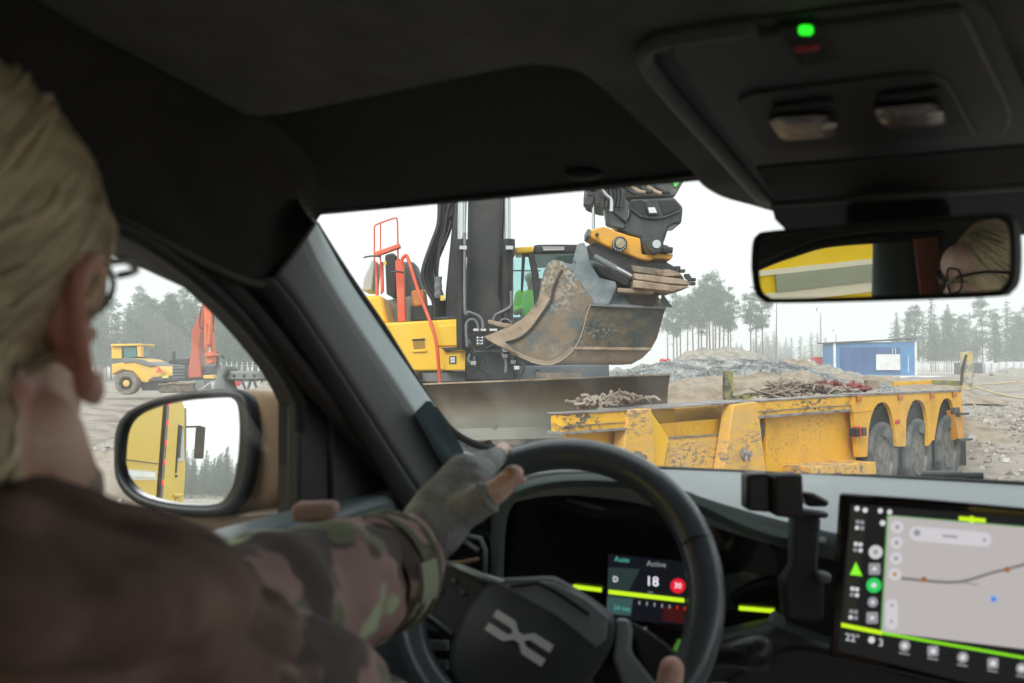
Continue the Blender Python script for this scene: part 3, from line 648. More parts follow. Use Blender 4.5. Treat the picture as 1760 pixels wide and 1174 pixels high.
for x in (-.7, .7): MB().bar((ec.x + .4 + x, 10.4, 1.0), (ec.x + .4 + x, 12.2, 1.15), .18, .22).build('blade_arm', M_black, ex)
M_track = mat('track_steel', (.07, .06, .05), .8, col2=(.2, .16, .12), scale=5, world=True)
def track(par, x, y0, y1, z0, h, wd, m):
    r = h / 2; t = MB(); pts = []
    L = y1 - y0 - h; n = int((2 * L + math.pi * h) / .2)
    per = 2 * L + math.pi * h
    for i in range(n):
        s_ = per * i / n
        if s_ < L: p = (y0 + r + s_, z0 + h, 0)
        elif s_ < L + math.pi * r: a = (s_ - L) / r; p = (y1 - r + r * math.sin(a), z0 + r + r * math.cos(a), a)
        elif s_ < 2 * L + math.pi * r: p = (y1 - r - (s_ - L - math.pi * r), z0, math.pi)
        else: a = (s_ - 2 * L - math.pi * r) / r + math.pi; p = (y0 + r + r * math.sin(a), z0 + r + r * math.cos(a), a)
        o = MB().box((0, 0, 0), (wd, .17, .05), None); M = Matrix.Rotation(-p[2], 4, 'X')
        if i == 0: proto = MB().box((x, p[0], p[1]), (wd, .17, .05)).build('track_shoe', m, par)
        else:
            c = proto.copy(); sc.collection.objects.link(c); c.location = proto.location + V((0, p[0] - p00[0], p[1] - p00[1])); c.rotation_euler = (-p[2], 0, 0)
        if i == 0: p00 = p
    MB().box((x, (y0 + y1) / 2, z0 + r), (wd * .6, y1 - y0 - h, h * .6)).build('track_frame', M_black, par, bevel=.03)
    for yy in (y0 + r, y1 - r): MB().lathe((x - wd * .3, yy, z0 + r), (1, 0, 0), [(r * .85, 0), (r * .85, wd * .6)], 16).build('track_wheel', M_black, par)
for x in (-1.1, 1.1): track(ex, ec.x + .5 + x, 11.2, 14.9, .72, .85, .6, M_track)

# ------------------------------------------------------------------ tiltrotator and bucket (parts of the excavator)
YK = 9.2
M_tilt = mat('tilt_black', (.018, .024, .027), .3, col2=(.05, .06, .062), scale=5, world=True, coat=.2)
def px(o, s, pts): return [(o[0] + a / s, o[1] + b / s) for a, b in pts]
c2 = lambda pts: px((900, 290), 4.35, pts)
slab('linkage', c2([(480, 60), (760, 40), (1200, 40), (1200, 90), (1130, 210), (780, 225), (640, 300), (600, 300), (540, 280), (490, 260), (470, 200)]), YK + .15, .45, mat('linkage_steel', (.03, .045, .048), .5, col2=(.14, .12, .1), scale=7, world=True), ex, .02)
slab('rotator_body', c2([(800, 225), (1130, 212), (1195, 285), (1182, 412), (1130, 415), (1085, 440), (1060, 520), (1030, 600), (960, 645), (900, 630), (872, 590), (868, 520), (780, 495), (700, 460), (690, 400), (780, 380), (795, 300)]), YK, .5, M_tilt, ex, .03)
for q in ([(810, 240), (890, 232), (920, 330), (880, 345), (815, 300)], [(1010, 240), (1130, 235), (1175, 290), (1110, 330), (1045, 345)]):
    slab('rotator_window', c2(q), YK - .02, .03, mat('deep_black', (.006, .007, .008), .6), ex, .004)
slab('rotator_rim', c2([(790, 280), (880, 345), (960, 362), (1050, 355), (1190, 300), (1190, 318), (1050, 375), (960, 380), (870, 362), (790, 300)]), YK - .05, .08, M_tilt, ex, .012)
slab('rotator_web', c2([(905, 235), (990, 232), (1015, 345), (930, 345)]), YK - .045, .05, M_tilt, ex, .008); slab('rotator_slot', c2([(930, 290), (980, 288), (1000, 330), (940, 332)]), YK - .06, .01, M_white, ex, .004)
slab('side_plate', c2([(690, 210), (720, 190), (790, 250), (775, 400), (740, 380), (670, 320)]), YK - .1, .12, mat('satin_black', (.06, .075, .082), .35, world=True), ex, .015)
slab('side_plate', c2([(600, 290), (660, 310), (770, 410), (760, 450), (680, 440), (620, 420)]), YK - .05, .12, M_tilt, ex, .02)
slab('cover_plate', c2([(650, 375), (760, 420), (750, 447), (655, 430)]), YK - .09, .06, MATS['satin_black'], ex, .01)
for k, (x, y) in enumerate([(490, 230), (500, 190), (520, 160), (560, 240), (480, 250), (555, 190), (600, 150)]): MB().box(W(*c2([(x, y)])[0], YK - .02), (.09, .12, .09)).build('valve', M_bmetal, ex, bevel=.01)
for k in range(6):
    x = 560 + k * 28; tb('hose', [(x, 60), (x + rs.uniform(-20, 30), 120), (x + rs.uniform(0, 50), 190), (x + rs.uniform(10, 80), 270)] and [(*c2([(a, b)])[0], YK - .12 - .03 * (k % 3)) for a, b in ((x, 60), (x + 18, 120), (x + 40, 190), (x + 30, 290))], .02, M_hose, ex)
tb('steel_pipe', [(*c2([(a, b)])[0], YK - .2) for a, b in ((580, 150), (620, 200), (655, 235), (655, 320))], .022, M_chrome, ex)
for k in range(5): tb('bark_strip', [(*c2([(a, b)])[0], YK + .05) for a, b in ((740 + k * 60, 120 + 10 * (k % 2)), (800 + k * 60, 170), (850 + k * 60, 185 - 12 * (k % 3)))], .025, M_mud if k % 2 else M_bmetal, ex)
slab('green_sticker', c2([(1110, 70), (1160, 70), (1160, 110), (1140, 135), (1125, 130)]), YK + .12, .02, mat('sticker_green', (.1, .65, .12), .5), ex, 0)
tb('tilt_rod', [(*c2([(522, 270)])[0], YK), (*c2([(522, 450)])[0], YK)], .018, M_chrome, ex, k=1)
slab('tilt_frame', c2([(478, 452), (520, 455), (560, 440), (600, 433), (650, 448), (700, 470), (790, 500), (872, 520), (885, 640), (965, 645), (1010, 618), (1125, 640), (1100, 682), (1040, 670), (970, 668), (960, 687), (900, 682), (850, 668), (700, 605), (620, 578), (560, 545), (530, 530), (490, 508), (478, 500)]), YK - .12, .42, mat('frame_yellow', (.75, .36, .02), .38, col2=(.55, .3, .06), scale=3, world=True), ex, .02)
slab('end_plate', c2([(476, 450), (500, 450), (498, 508), (476, 500)]), YK - .16, .4, M_grey, ex, .008)
def disc(name, p, r, prof, m, par=None, n=24): return MB().lathe(W(*c2([p])[0], YK - .15), (0, -1, 0), [(r * a, h) for a, h in prof], n).build(name, m, par or ex, smooth=30)
gr = disc('tilt_gear', (715, 567), .078, [(1, -.05), (1, .06), (.82, .08)], M_bmetal)
disc('gear_face', (715, 567), .05, [(1, .07), (.95, .095), (.3, .1)], mat('brass_dirty', (.4, .33, .18), .6, col2=(.25, .22, .18), scale=20), gr)
for k in range(14):
    a = k * 2 * math.pi / 14; p = W(*c2([(715, 567)])[0], YK - .235) + V((math.cos(a), 0, math.sin(a))) * .064
    q = MB().lathe(p, (0, -1, 0), [(.0075, 0), (.0075, .014)], 6).build('gear_bolt', M_chrome, gr)
o = disc('pivot_pin', (1123 - 155, 580), .095, [(1, -.02), (1, .1), (.88, .12), (.88, .15)], M_tilt); disc('pin_head', (972, 582), .05, [(1, .13), (.9, .19)], M_chrome, o, 12)
MB().lathe(W(*c2([(1000, 600)])[0], YK - .15), (1, 0, -.1), [(.035, 0), (.05, .04), (.05, .1), (.035, .12), (.035, .16)], 12).build('hydraulic_joint', M_bmetal, ex, smooth=30)
disc('bolt', (547, 497), .02, [(1, 0), (1, .04)], M_bmetal)
# hook plates over the bucket
slab('coupler', c2([(470, 575), (560, 548), (700, 606), (850, 668), (970, 690), (1060, 692), (1150, 740), (1190, 775), (1000, 800), (820, 800), (790, 870), (700, 840), (600, 790), (530, 700)]), YK + .0, .55, M_bmetal, ex, .02)
for k, q in enumerate([[(800, 720), (1000, 745), (1180, 790), (1205, 830), (1180, 840), (1000, 800), (820, 770)], [(820, 780), (1000, 800), (1190, 825), (1260, 850), (1240, 872), (1100, 860), (960, 845), (830, 825)], [(820, 830), (960, 850), (1110, 870), (1250, 880), (1110, 922), (980, 905), (820, 890)], [(700, 890), (980, 905), (975, 935), (700, 925)], [(990, 760), (1080, 750), (1170, 775), (1180, 800), (1060, 808), (1000, 795)]]):
    slab('coupler_plate', c2(q), YK - .16 - .05 * (k % 3), .5, M_mud if k not in (0, ) else mat('mud_dark', (.14, .12, .09), .9, col2=(.26, .22, .17), scale=5, world=True), ex, .012)
for a, b in ((1185, 765), (1220, 800), (1245, 830), (1265, 830), (1262, 860), (1230, 815), (1150, 742)): MB().box(W(*c2([(a, b)])[0], YK - .2), (.055, .06, .035)).build('coupler_tooth', M_bmetal, ex, bevel=.005)
tb('lock_cylinder', [(*c2([(525, 655)])[0], YK - .25), (*c2([(690, 745)])[0], YK - .25)], .034, M_grey, ex, k=1)
tb('lock_rod', [(*c2([(690, 742)])[0], YK - .25), (*c2([(805, 803)])[0], YK - .25)], .026, M_chrome, ex, k=1)
slab('coupler_arm', c2([(520, 700), (640, 740), (700, 800), (790, 800), (800, 860), (760, 880), (700, 850), (640, 830), (560, 780)]), YK - .12, .3, M_black, ex, .02)
# bucket: side profile, pushed along its width
M_buck = worn('bucket_steel', (.085, .10, .10), (.20, .15, .10), (.34, .32, .27), .55, 4.5, 26, .40, .54, .47, .57)
M_buckback = worn('bucket_back_steel', (.040, .05, .045), (.14, .10, .055), (.28, .22, .14), .5, 5, 24, .44, .60, .50, .60, stretch=(1, 1, 1.6))
M_buckmud = worn('bucket_mud', (.24, .18, .125), (.32, .25, .18), (.14, .12, .10), .8, 2.5, 9, .4, .6, .58, .66)
M_buckblue = mat('bucket_blue_grey', (.10, .135, .15), .45, col2=(.24, .27, .28), scale=5, world=True, lo=.42, hi=.7)
c8 = lambda pts: px((820, 380), 4.516, pts)
prof = c8([(60, 895), (85, 925), (180, 975), (300, 1040), (420, 1090), (520, 1113), (600, 1108), (690, 1060), (760, 990), (810, 900), (840, 800), (865, 700), (888, 640), (780, 480), (700, 380), (640, 310), (590, 300), (545, 330), (510, 400), (490, 520), (470, 610), (420, 690), (350, 760), (260, 815), (150, 860)])
WV = V((.98, .55, 0)) * .86 * YK / 9.0
pr = [W(a, b, YK - .25) for a, b in prof]
bk_ = MB().prism(pr, WV.normalized() * .05).build('bucket', M_buck, ex, bevel=.006)
MB().prism([p + WV for p in pr], -WV.normalized() * .05).build('side_cheek', M_buck, bk_)
# wrapped shell: from the lip round the floor and back to the top rear edge
sh = [W(a, b, YK - .25) for a, b in c8([(60, 895), (120, 940), (200, 985), (300, 1040), (420, 1092), (520, 1115), (600, 1110), (690, 1062), (762, 990)])]
sh2 = [W(a, b, YK - .25) for a, b in c8([(762, 990), (812, 900), (842, 800), (868, 700), (890, 645)])]
cen = W(*c8([(560, 800)])[0], YK - .25)
def shell(name, pts, m, th=.04, e0=.012):
    q = [p + (cen - p).normalized() * th for p in pts]; w0 = -WV.normalized() * e0; w1 = WV + WV.normalized() * e0
    mb = MB(); mb.loft([[a + w0, b + w0, b + w1, a + w1] for a, b in zip(pts, q)]); return mb.build(name, m, bk_, smooth=40)
shell('floor_shell', sh, M_buckmud); shell('back_shell', sh2, M_buckback)
MB().tube(smooth_path([p - WV.normalized() * .014 for p in sh[4:] + sh2[1:]], 3), .006, 6).build('worn_rim', mat('bright_worn_steel', (.36, .31, .25), .5), bk_, smooth=180)
slab('top_corner', c8([(1440, 560), (1520, 670), (1375, 655), (1430, 600)]), YK + .3, .04, M_buckblue, bk_, .004)
# weld strip along the shell joint and rear rim
for i_, (q, m_) in enumerate([((765, 985), M_mud), ((888, 648), M_grey)]):
    p = W(*c8([q])[0], YK - .27); MB().bar(p, p + WV, .03, .03).build('wear_strip', m_, bk_)
# side cutter ridge
tb('side_ridge', [(*c8([q])[0], YK - .275) for q in ((660, 380), (600, 500), (570, 620), (500, 720), (420, 830), (330, 905), (220, 940))], .014, mat('ridge_dark', (.05, .045, .04), .7), bk_)
tip = W(*c8([(60, 895)])[0], YK - .25)
slab('side_cutter', c8([(60, 895), (85, 925), (180, 975), (330, 1040), (220, 940), (330, 905), (420, 830), (500, 720), (570, 600), (500, 560), (470, 620), (420, 690), (350, 760), (260, 815), (150, 860)]), YK - .285, .03, M_mud, bk_, .004)
slab('far_lip', c8([(80, 770), (100, 765), (200, 790), (280, 800), (230, 830), (170, 822), (90, 795)]), YK + .2, .3, M_mud, bk_, .01)
for k in range(5):
    p = tip + WV * (k / 4.3 + .02); MB().loft([[p + V((-.0, 0, -.03)), p + V((.0, .1, -.03)), p + V((0, .1, .03)), p + V((0, 0, .03))], [p + V((-.1, .02, -.005)), p + V((-.1, .08, -.005)), p + V((-.1, .08, .01)), p + V((-.1, .02, .01))]]).build('bucket_tooth', M_mud, bk_) if 0 else None
# ears and top tube
slab('bucket_ear', c8([(780, 175), (830, 165), (850, 200), (880, 330), (950, 440), (1075, 470), (1085, 510), (1025, 650), (890, 640), (790, 480), (740, 400), (770, 330), (745, 300)]), YK - .2, .05, M_buckblue, bk_, .01)
q = MB().prism([W(*p, YK - .12) for p in c8([(800, 190), (850, 210), (890, 340), (960, 450), (1060, 490), (1010, 640), (900, 640), (780, 430)])], (0, .04, 0)); q.v = [p + WV * .45 for p in q.v]; q.build('bucket_ear', M_buckblue, bk_)
slab('top_brace', c8([(640, 325), (770, 335), (800, 480), (780, 480), (700, 390)]), YK - .15, .06, M_buckblue, bk_, .01)
p = W(*c8([(760, 330)])[0], YK - .16); MB().tube([p, p + WV * .8], .05, 12).build('top_tube', M_buckblue, bk_, smooth=60)
# sloped rear top plates and box behind
a = W(*c8([(885, 645)])[0], YK - .25); t1 = W(*c8([(1010, 500)])[0], YK + .1)
MB().prism([a, a + WV, a + WV + V((-.22, .05, .28)), a + V((-.42, .15, .5))], (.02, .02, -.02)).build('top_plate', M_buckblue, bk_, bevel=.004)
slab('hinge_box', c8([(1090, 555), (1425, 548), (1375, 655), (1040, 650)]), YK + .02, .3, M_mudd, bk_, .01)

# ================================================================== LOW TRAILER
TS = V((.34, 6.6, 0)); TE = V((.7125, .7017, 0)).normalized(); TN = V((TE.y, -TE.x, 0))     # along, towards the camera
def tr(a, b, off=0.0): return hit(a, b, TS + TN * off + V((0, 0, H)), TN)
M_ty = worn('trailer_yellow', (.76, .40, .012), (.47, .23, .035), (.13, .10, .08), .5, 1.6, 26, .50, .82, .575, .62, stretch=(1, 1, 1.3))
M_ty2 = worn('trailer_scuffed', (.76, .43, .06), (.52, .36, .18), (.17, .15, .16), .55, 3.2, 13, .42, .75, .50, .56, stretch=(1, 1, 2.6))
M_ty3 = worn('trailer_beam', (.80, .44, .02), (.45, .24, .06), (.10, .08, .07), .5, 3, 15, .50, .8, .50, .545, stretch=(1, 1, 2.2))
M_edge = mat('worn_edge', (.32, .30, .28), .5, .3, col2=(.16, .13, .12), scale=6, world=True)
t0 = tr(1200, 760); tl = empty('low_trailer', (t0.x, t0.y, -.25), 'worn yellow three-axle low-loader trailer with scuffed side beams', 'trailer')
def tslab(name, poly, off, dep, m, par=None, bevel=.008, dvec=None):
    return MB().prism([tr(a, b, off) for a, b in poly], dvec or -TN * dep).build(name, m, par or tl, bevel=bevel)
def ext(p, z): q = p.copy(); q.z = z; return q
tslab('main_web', [(975, 741), (1476, 700), (1476, 870), (975, 980)], -.14, .04, M_ty)
for (x0, x1, y0, y1, h0, h1) in ((972, 1080, 712, 705.5, 33, 31), (1302, 1466, 690, 680, 27, 25)):
    tslab('side_beam', [(x0, y0), (x1, y1), (x1, y1 + h1), (x0, y0 + h0)], 0, .16, M_ty3)
    tslab('beam_top', [(x0, y0 - 1.6), (x1, y1 - 1.5), (x1, y1 + 1), (x0, y0 + 1)], .012, .2, M_edge, bevel=.003)
    tslab('beam_lip', [(x0, y0 + h0 - 2), (x1, y1 + h1 - 2), (x1, y1 + h1 + 2.5), (x0, y0 + h0 + 3)], .03, .2, M_edge, bevel=.004)
    tslab('weld_line', [(x0, y0 + h0 * .62), (x1, y1 + h1 * .62), (x1, y1 + h1 * .62 + 1.2), (x0, y0 + h0 * .62 + 1.2)], .012, .02, M_edge, bevel=0)
tslab('beam_top', [(1080, 704), (1302, 688.5), (1302, 691.5), (1080, 707)], -.02, .35, M_edge, bevel=.003)
tslab('side_gusset', [(1081, 705), (1120, 702), (1127, 812), (1067, 815)], .03, .12, M_ty2)
tslab('side_gusset', [(1261, 696), (1302, 690.5), (1317, 812), (1243, 815)], .03, .12, M_ty2)
tslab('recess_back', [(1118, 704), (1262, 694), (1262, 770), (1118, 780)], -.42, .04, M_ty2)
tslab('recess_side', [(1119, 706), (1150, 753), (1139, 815), (1126, 815)], -.05, .03, mat('clean_yellow', (.8, .46, .01), .45), dvec=-TN * .03)
tslab('recess_sheet', [(1120, 704), (1160, 702), (1162, 752), (1149, 754)], -.32, .03, MATS['clean_yellow'])
tslab('recess_panel', [(1149, 753), (1253, 747), (1246, 815), (1139, 817)], -.1, .05, M_ty2); tslab('panel_edge', [(1148, 751.5), (1253, 745.5), (1253, 748), (1148, 754)], -.09, .32, M_edge, bevel=.003)
rg = MB()
for k in range(5): rg.tube(smooth_path([tr(1212 + k * 6, 746 - k * 5, -.25), tr(1225 + k * 5, 738 - k * 4, -.22), tr(1240 + k * 3, 735 + k * 2, -.25), tr(1252, 744, -.25)], 4), .03, 6)
rg = rg.build('rag', mat('dark_cloth', (.06, .065, .06), .9, col2=(.25, .26, .24), scale=9, world=True), None, smooth=180); tag(rg, 'dark crumpled tarpaulin stuffed in the recess of the trailer side', 'tarpaulin')
for a, b in ((1094, 786), (1277, 779)):
    k = MB().lathe(tr(a, b, .03), TN, [(.055, 0), (.055, .03), (.03, .05), (.03, .09)], 14).build('lashing_eye', M_edge, tl, smooth=30)
    MB().tube(smooth_path([tr(a - 3, b, .1), tr(a - 1, b + 7, .12), tr(a + 3, b + 13, .11), tr(a + 6, b + 5, .1), tr(a + 4, b - 2, .1)], 4), .012, 6).build('lashing_ring', M_edge, k)
    tslab('strap_mark', [(a + 10, b - 4), (a + 13, b - 4), (a + 13, b + 14), (a + 10, b + 14)], .035, .01, M_edge, bevel=0)
tslab('lower_web', [(1316, 716), (1470, 704), (1472, 870), (1320, 900)], -.08, .04, M_ty)
tslab('foot_step', [(1395, 803), (1505, 794), (1507, 815), (1400, 830)], .25, .35, M_ty2)
# wheel section side plate with three arches
ar1 = [(1541, 767), (1537.5, 733), (1534, 716), (1529, 701), (1523, 693), (1517, 691), (1509, 694), (1503, 702), (1498, 715), (1495, 729), (1493, 745)]
ar2 = [(1595.5, 767), (1595.5, 746), (1594, 719), (1591, 703), (1587, 693), (1581, 688), (1575, 687), (1569, 690), (1565, 698), (1561, 709), (1558, 722), (1557, 767)]
ar3 = [(1648, 757), (1644, 735), (1640, 712), (1638, 698), (1635, 689), (1631, 685), (1627, 684.5), (1622, 687), (1618, 694), (1615, 703), (1612.5, 716), (1606, 757)]
sidep = [(1464, 678.5), (1652, 671), (1656, 757)] + ar3 + [(1603, 757)] + ar2 + [(1545, 768)] + ar1 + [(1491, 785), (1474, 786), (1470, 745)]
tslab('wheel_side', sidep, .03, .05, M_ty, bevel=.004)
tslab('wheel_side_rim', [(1464, 677), (1653, 669.5), (1653, 673), (1464, 681)], .045, .22, M_edge, bevel=.003)
tslab('wheel_side_rib', [(1466, 706), (1500, 703), (1500, 706), (1466, 709)], .04, .02, M_ty, bevel=0)
fl = MB().prism([tr(1300, 690, -.1), tr(1300, 690, -2.4), tr(1652, 671, -2.4), tr(1652, 671, -.1)], (0, 0, -.14)); fl.v = [p - V((0, 0, .24)) for p in fl.v]; fl.build('deck', M_dark, tl)
fl = MB().prism([tr(985, 712, -.5), tr(985, 712, -.8), tr(1300, 692, -1.2), tr(1300, 692, -.5)], (0, 0, -.14)); fl.v = [p - V((0, 0, .1)) for p in fl.v]; fl.build('deck', M_dark, tl)
for a, b in ((1476, 682), (1547, 680), (1602, 677), (1640, 675)):
    MB().box(tr(a, b + 3, .05), (.06, .06, .07)).build('lashing_hook', mat('hook_orange', (.4, .13, .03), .6), tl, bevel=.008)
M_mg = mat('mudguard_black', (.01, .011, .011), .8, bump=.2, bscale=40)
M_rim = mat('wheel_rim', (.20, .20, .18), .6, .2, col2=(.08, .07, .06), scale=9)
M_ttyre = mat('dusty_tyre', (.05, .055, .056), .9, col2=(.19, .20, .195), scale=3.5, bump=.3, bscale=25)
for i, (a, b) in enumerate(((1521, 791), (1582.5, 780.6), (1634, 770))):
    c = tr(a, b, 0.0); r = .49
    def wheel(c, tag_='wheel'):
        wl = MB().lathe(c - TN * .30, TN, [(r * .62, .0), (r * .9, .0), (r * .98, .03), (r, .07), (r, .25), (r * .985, .285), (r * .90, .30), (r * .62, .285), (r * .6, .25)], 40).build('wheel', M_ttyre, tl, smooth=50)
        MB().lathe(c - TN * .10, TN, [(r * .61, .06), (r * .58, .085), (r * .55, .04), (r * .50, -.04), (r * .30, -.06), (r * .26, .02), (r * .22, .06), (r * .08, .07)], 32).build('rim', M_rim, wl, smooth=40)
        for g_ in (.1, .16, .22): MB().lathe(c - TN * (.30 - g_), TN, [(r * 1.001, -.006), (r * 1.003, -.006), (r * 1.003, .006), (r * 1.001, .006)], 40, cap=False).build('tread_groove', mat('groove', (.02, .02, .02), .9), wl)
        hx, hy = perp(TN)
        for k in range(8):
            t_ = k * math.pi / 4; MB().lathe(c + (hx * math.cos(t_) + hy * math.sin(t_)) * r * .40 - TN * .155, TN, [(.014, 0), (.014, .035)], 6).build('wheel_nut', M_rim, wl)
    wheel(c)
    far = c - TN * 2.0; MB().lathe(far, TN, [(r * .6, 0), (r * .95, 0), (r, .06), (r, .24), (r * .93, .3), (r * .6, .3)], 28).build('wheel', M_ttyre, tl, smooth=50)
    MB().tube([c - TN * .25, far], .07, 10).build('axle', M_dark, tl)
    # black mudguard inside the arch
    rr = .60; q = []
    for k in range(15):
        t_ = math.pi * (k / 14 * .98 + .06) ; d = (TE * math.cos(t_) + V((0, 0, 1)) * math.sin(t_) * 1.12) * rr; q.append([c + d - TN * .02, c + d - TN * .5, c + d * 1.02 - TN * .5, c + d * 1.02 - TN * .02])
    MB().loft(q).build('mudguard', M_mg, tl, smooth=60)
    MB().prism([c + (TE * math.cos(t_) + V((0, 0, 1)) * math.sin(t_) * 1.12) * rr * 1.02 - TN * .45 for t_ in [math.pi * k / 14 for k in range(15)]], -TN * .03).build('arch_liner', M_mg, tl)
for ar_ in (ar1, ar2, ar3): tslab('arch_mudguard', ar_, -.05, .03, M_mg, bevel=0)  # black mudguard panel filling each arch behind the tyre
tslab('mud_flap', [(1649, 757), (1660, 756), (1661, 800), (1649, 800)], -.02, .5, M_mg, bevel=.003)
tslab('rear_post', [(1640, 706), (1654, 704), (1657, 757), (1648, 757)], .06, .14, worn('orange_panel', (.7, .3, .03), (.5, .3, .1), (.2, .15, .1)), bevel=.004)
for a, b in ((1665, 709), (1671, 753)):
    s_ = MB().bar(tr(1645, b + 3, .08), tr(a, b + 2, .16), .05, .03).build('lamp_bracket', M_dark, tl)
    MB().lathe(tr(a, b, .16), V((-.45, -.85, 0)), [(.045, -.03), (.055, 0), (.05, .02), (.03, .035)], 16).build('marker_lamp', emis('lamp_white', (1, .97, .9), .55), tl, smooth=60)
MB().box(tr(1473, 742, .06), (.08, .06, .12)).build('side_marker', M_red, tl); MB().box(tr(1478, 742, .06), (.14, .05, .1)).build('marker_housing', M_dark, tl)
o = tslab('hose_box', [(1473, 737), (1484, 735), (1484, 749), (1473, 751)], .1, .1, M_mg); tslab('hose_box', [(1541, 722), (1548, 721), (1548, 728), (1541, 729)], .05, .06, M_red)
tslab('spring_hanger', [(1540, 714), (1556, 713), (1556, 768), (1546, 768)], -.02, .05, M_ty); tslab('spring_hanger', [(1596, 712), (1607, 710), (1607, 757), (1599, 756)], -.02, .05, M_ty)
tb('brake_hose', [(1547, 725, 11.8), (1551, 735, 11.8), (1549, 745, 11.8), (1552, 758, 11.8)], .012, M_hose, tl); tb('brake_hose', [(1602, 715, 12.6), (1598, 728, 12.6), (1603, 740, 12.6), (1600, 750, 12.6)], .014, M_hose, tl)
tslab('rear_light', [(1641, 701), (1650, 700), (1650, 710), (1641, 711)], .07, .06, M_dark); tslab('rear_light', [(1643, 712), (1652, 711), (1652, 716), (1643, 717)], .07, .06, M_dark)
# far-side posts and rails
M_post = worn('post_paint', (.45, .36, .06), (.2, .22, .17), (.07, .08, .075), .7, 5, 9, .4, .6, .48, .53)
p = tr(1250, 693, -2.3)
b = MB(); b.bar(W(1251, 692, p.y), W(1251, 637, p.y), .13, .12, V((0, 1, 0))); b.build('stake_post', M_post, tl, bevel=.01); MB().bar(W(1251, 690, p.y - .06), W(1262, 692, p.y - .06), .12, .1).build('stake_foot', M_post, tl)
MB().bar(W(1262, 684, p.y), W(1330, 672, p.y + 1.2), .05, .06).build('far_rail', M_post, tl); MB().bar(W(1283, 688, p.y), W(1283, 680, p.y), .1, .1, V((0, 1, 0))).build('rail_foot', M_post, tl)
q = tr(1650, 670, -.2); MB().prism([W(a, b, q.y) for a, b in ((1650, 606), (1668, 604), (1671, 614), (1670, 671), (1650, 671))], (.08, .1, 0)).build('ramp_post', worn('ramp_paint', (.62, .42, .04), (.42, .44, .40), (.2, .2, .18), .6, 4, 8, .35, .55, .5, .56), tl, bevel=.01)
MB().tube([W(1661, 610, q.y - .08), W(1655, 630, q.y - .08), W(1652, 662, q.y - .08)], .02, 8).build('ramp_strut', M_dark, tl)
MB().bar(W(1535, 660, q.y + .9), W(1606, 656, q.y + .9), .1, .06).build('far_rail', M_ty, tl); MB().bar(W(1606, 657, q.y + .8), W(1650, 659, q.y + .3), .1, .08).build('far_rail', M_post, tl)
MB().box(W(1499, 661, q.y), (.2, .15, .14)).build('wood_block', M_mud, tl)
# loads on the deck: wood scrap, chains, ropes
def scrap(name, label, cat, pts, n, m, seed, L=(.2, .6), r=.018, Yj=.4):
    rs = random.Random(seed); b = MB()
    for _ in range(n):
        k = rs.uniform(0, len(pts) - 1.001); i = int(k); t = k - i
        a = V(pts[i]).lerp(V(pts[i + 1]), t); c = W(a.x, a.y, a.z) + V((rs.gauss(0, .08), rs.uniform(0, Yj), rs.uniform(0, .06)))
        d = V((rs.gauss(0, 1), rs.gauss(0, .6), rs.gauss(0, .28))).normalized() * rs.uniform(*L)
        b.tube(smooth_path([c - d / 2, c + V((0, 0, rs.uniform(-.02, .05))), c + d / 2], 3), r * rs.uniform(.6, 1.4), 5)
    o = b.build(name, m, None, smooth=180); tag(o, label, cat); return o
M_wood = mat('weathered_wood', (.2, .15, .11), .9, col2=(.38, .32, .26), scale=4, world=True)
ybm = tr(1400, 684, -.6).y
scrap('scrap_pile', 'pile of weathered sticks and chain on the right half of the trailer deck', 'scrap', [(1325, 683, ybm - .7), (1350, 680, ybm - .3), (1380, 668, ybm), (1400, 672, ybm), (1430, 676, ybm + .5), (1470, 676, ybm + .8)], 120, M_wood, 4, (.15, .5), .012)
scrap('strap_pile', 'faded red lashing straps heaped on the trailer deck before the wheels', 'straps', [(1428, 668, ybm + .6), (1440, 671, ybm + .7), (1468, 673, ybm + 1), (1482, 675, ybm + 1.2)], 45, mat('strap_red', (.3, .06, .05), .8, col2=(.16, .05, .045), scale=6), 5, (.08, .3), .03)
yl = tr(1050, 700, -.3).y
scrap('chain_pile', 'brown clump of mud and chain on the left end of the trailer deck', 'scrap', [(1000, 703, yl), (1030, 700, yl), (1060, 692, yl + .1), (1080, 691, yl + .1), (1098, 695, yl + .2)], 110, M_wood, 6, (.03, .14), .014, .25)
o = MB().bar(W(1385, 662, ybm + 1), W(1440, 676, ybm + 1), .08, .04).build('plank', M_wood, None); tag(o, 'loose plank lying over the sticks on the trailer deck', 'plank')
# survey ropes on the right ground
for k, pts in enumerate([[(1672, 664, 26), (1720, 678, 22), (1770, 686, 20), (1840, 690, 19)], [(1672, 662, 30), (1710, 660, 28), (1750, 657, 27), (1800, 666, 25)]]):
    q = [W(*p) for p in pts]; q = [V((p.x, p.y, max(p.z, hgt(p.x, p.y) + .03))) for p in q]
    o = MB().tube(smooth_path(q, 8), .025, 6).build('rope', mat('pale_rope', (.6, .5, .3), .8), None, smooth=180); tag(o, 'pale yellow rope on the ground at far right, %s one' % ('nearer' if k == 0 else 'farther'), 'rope')

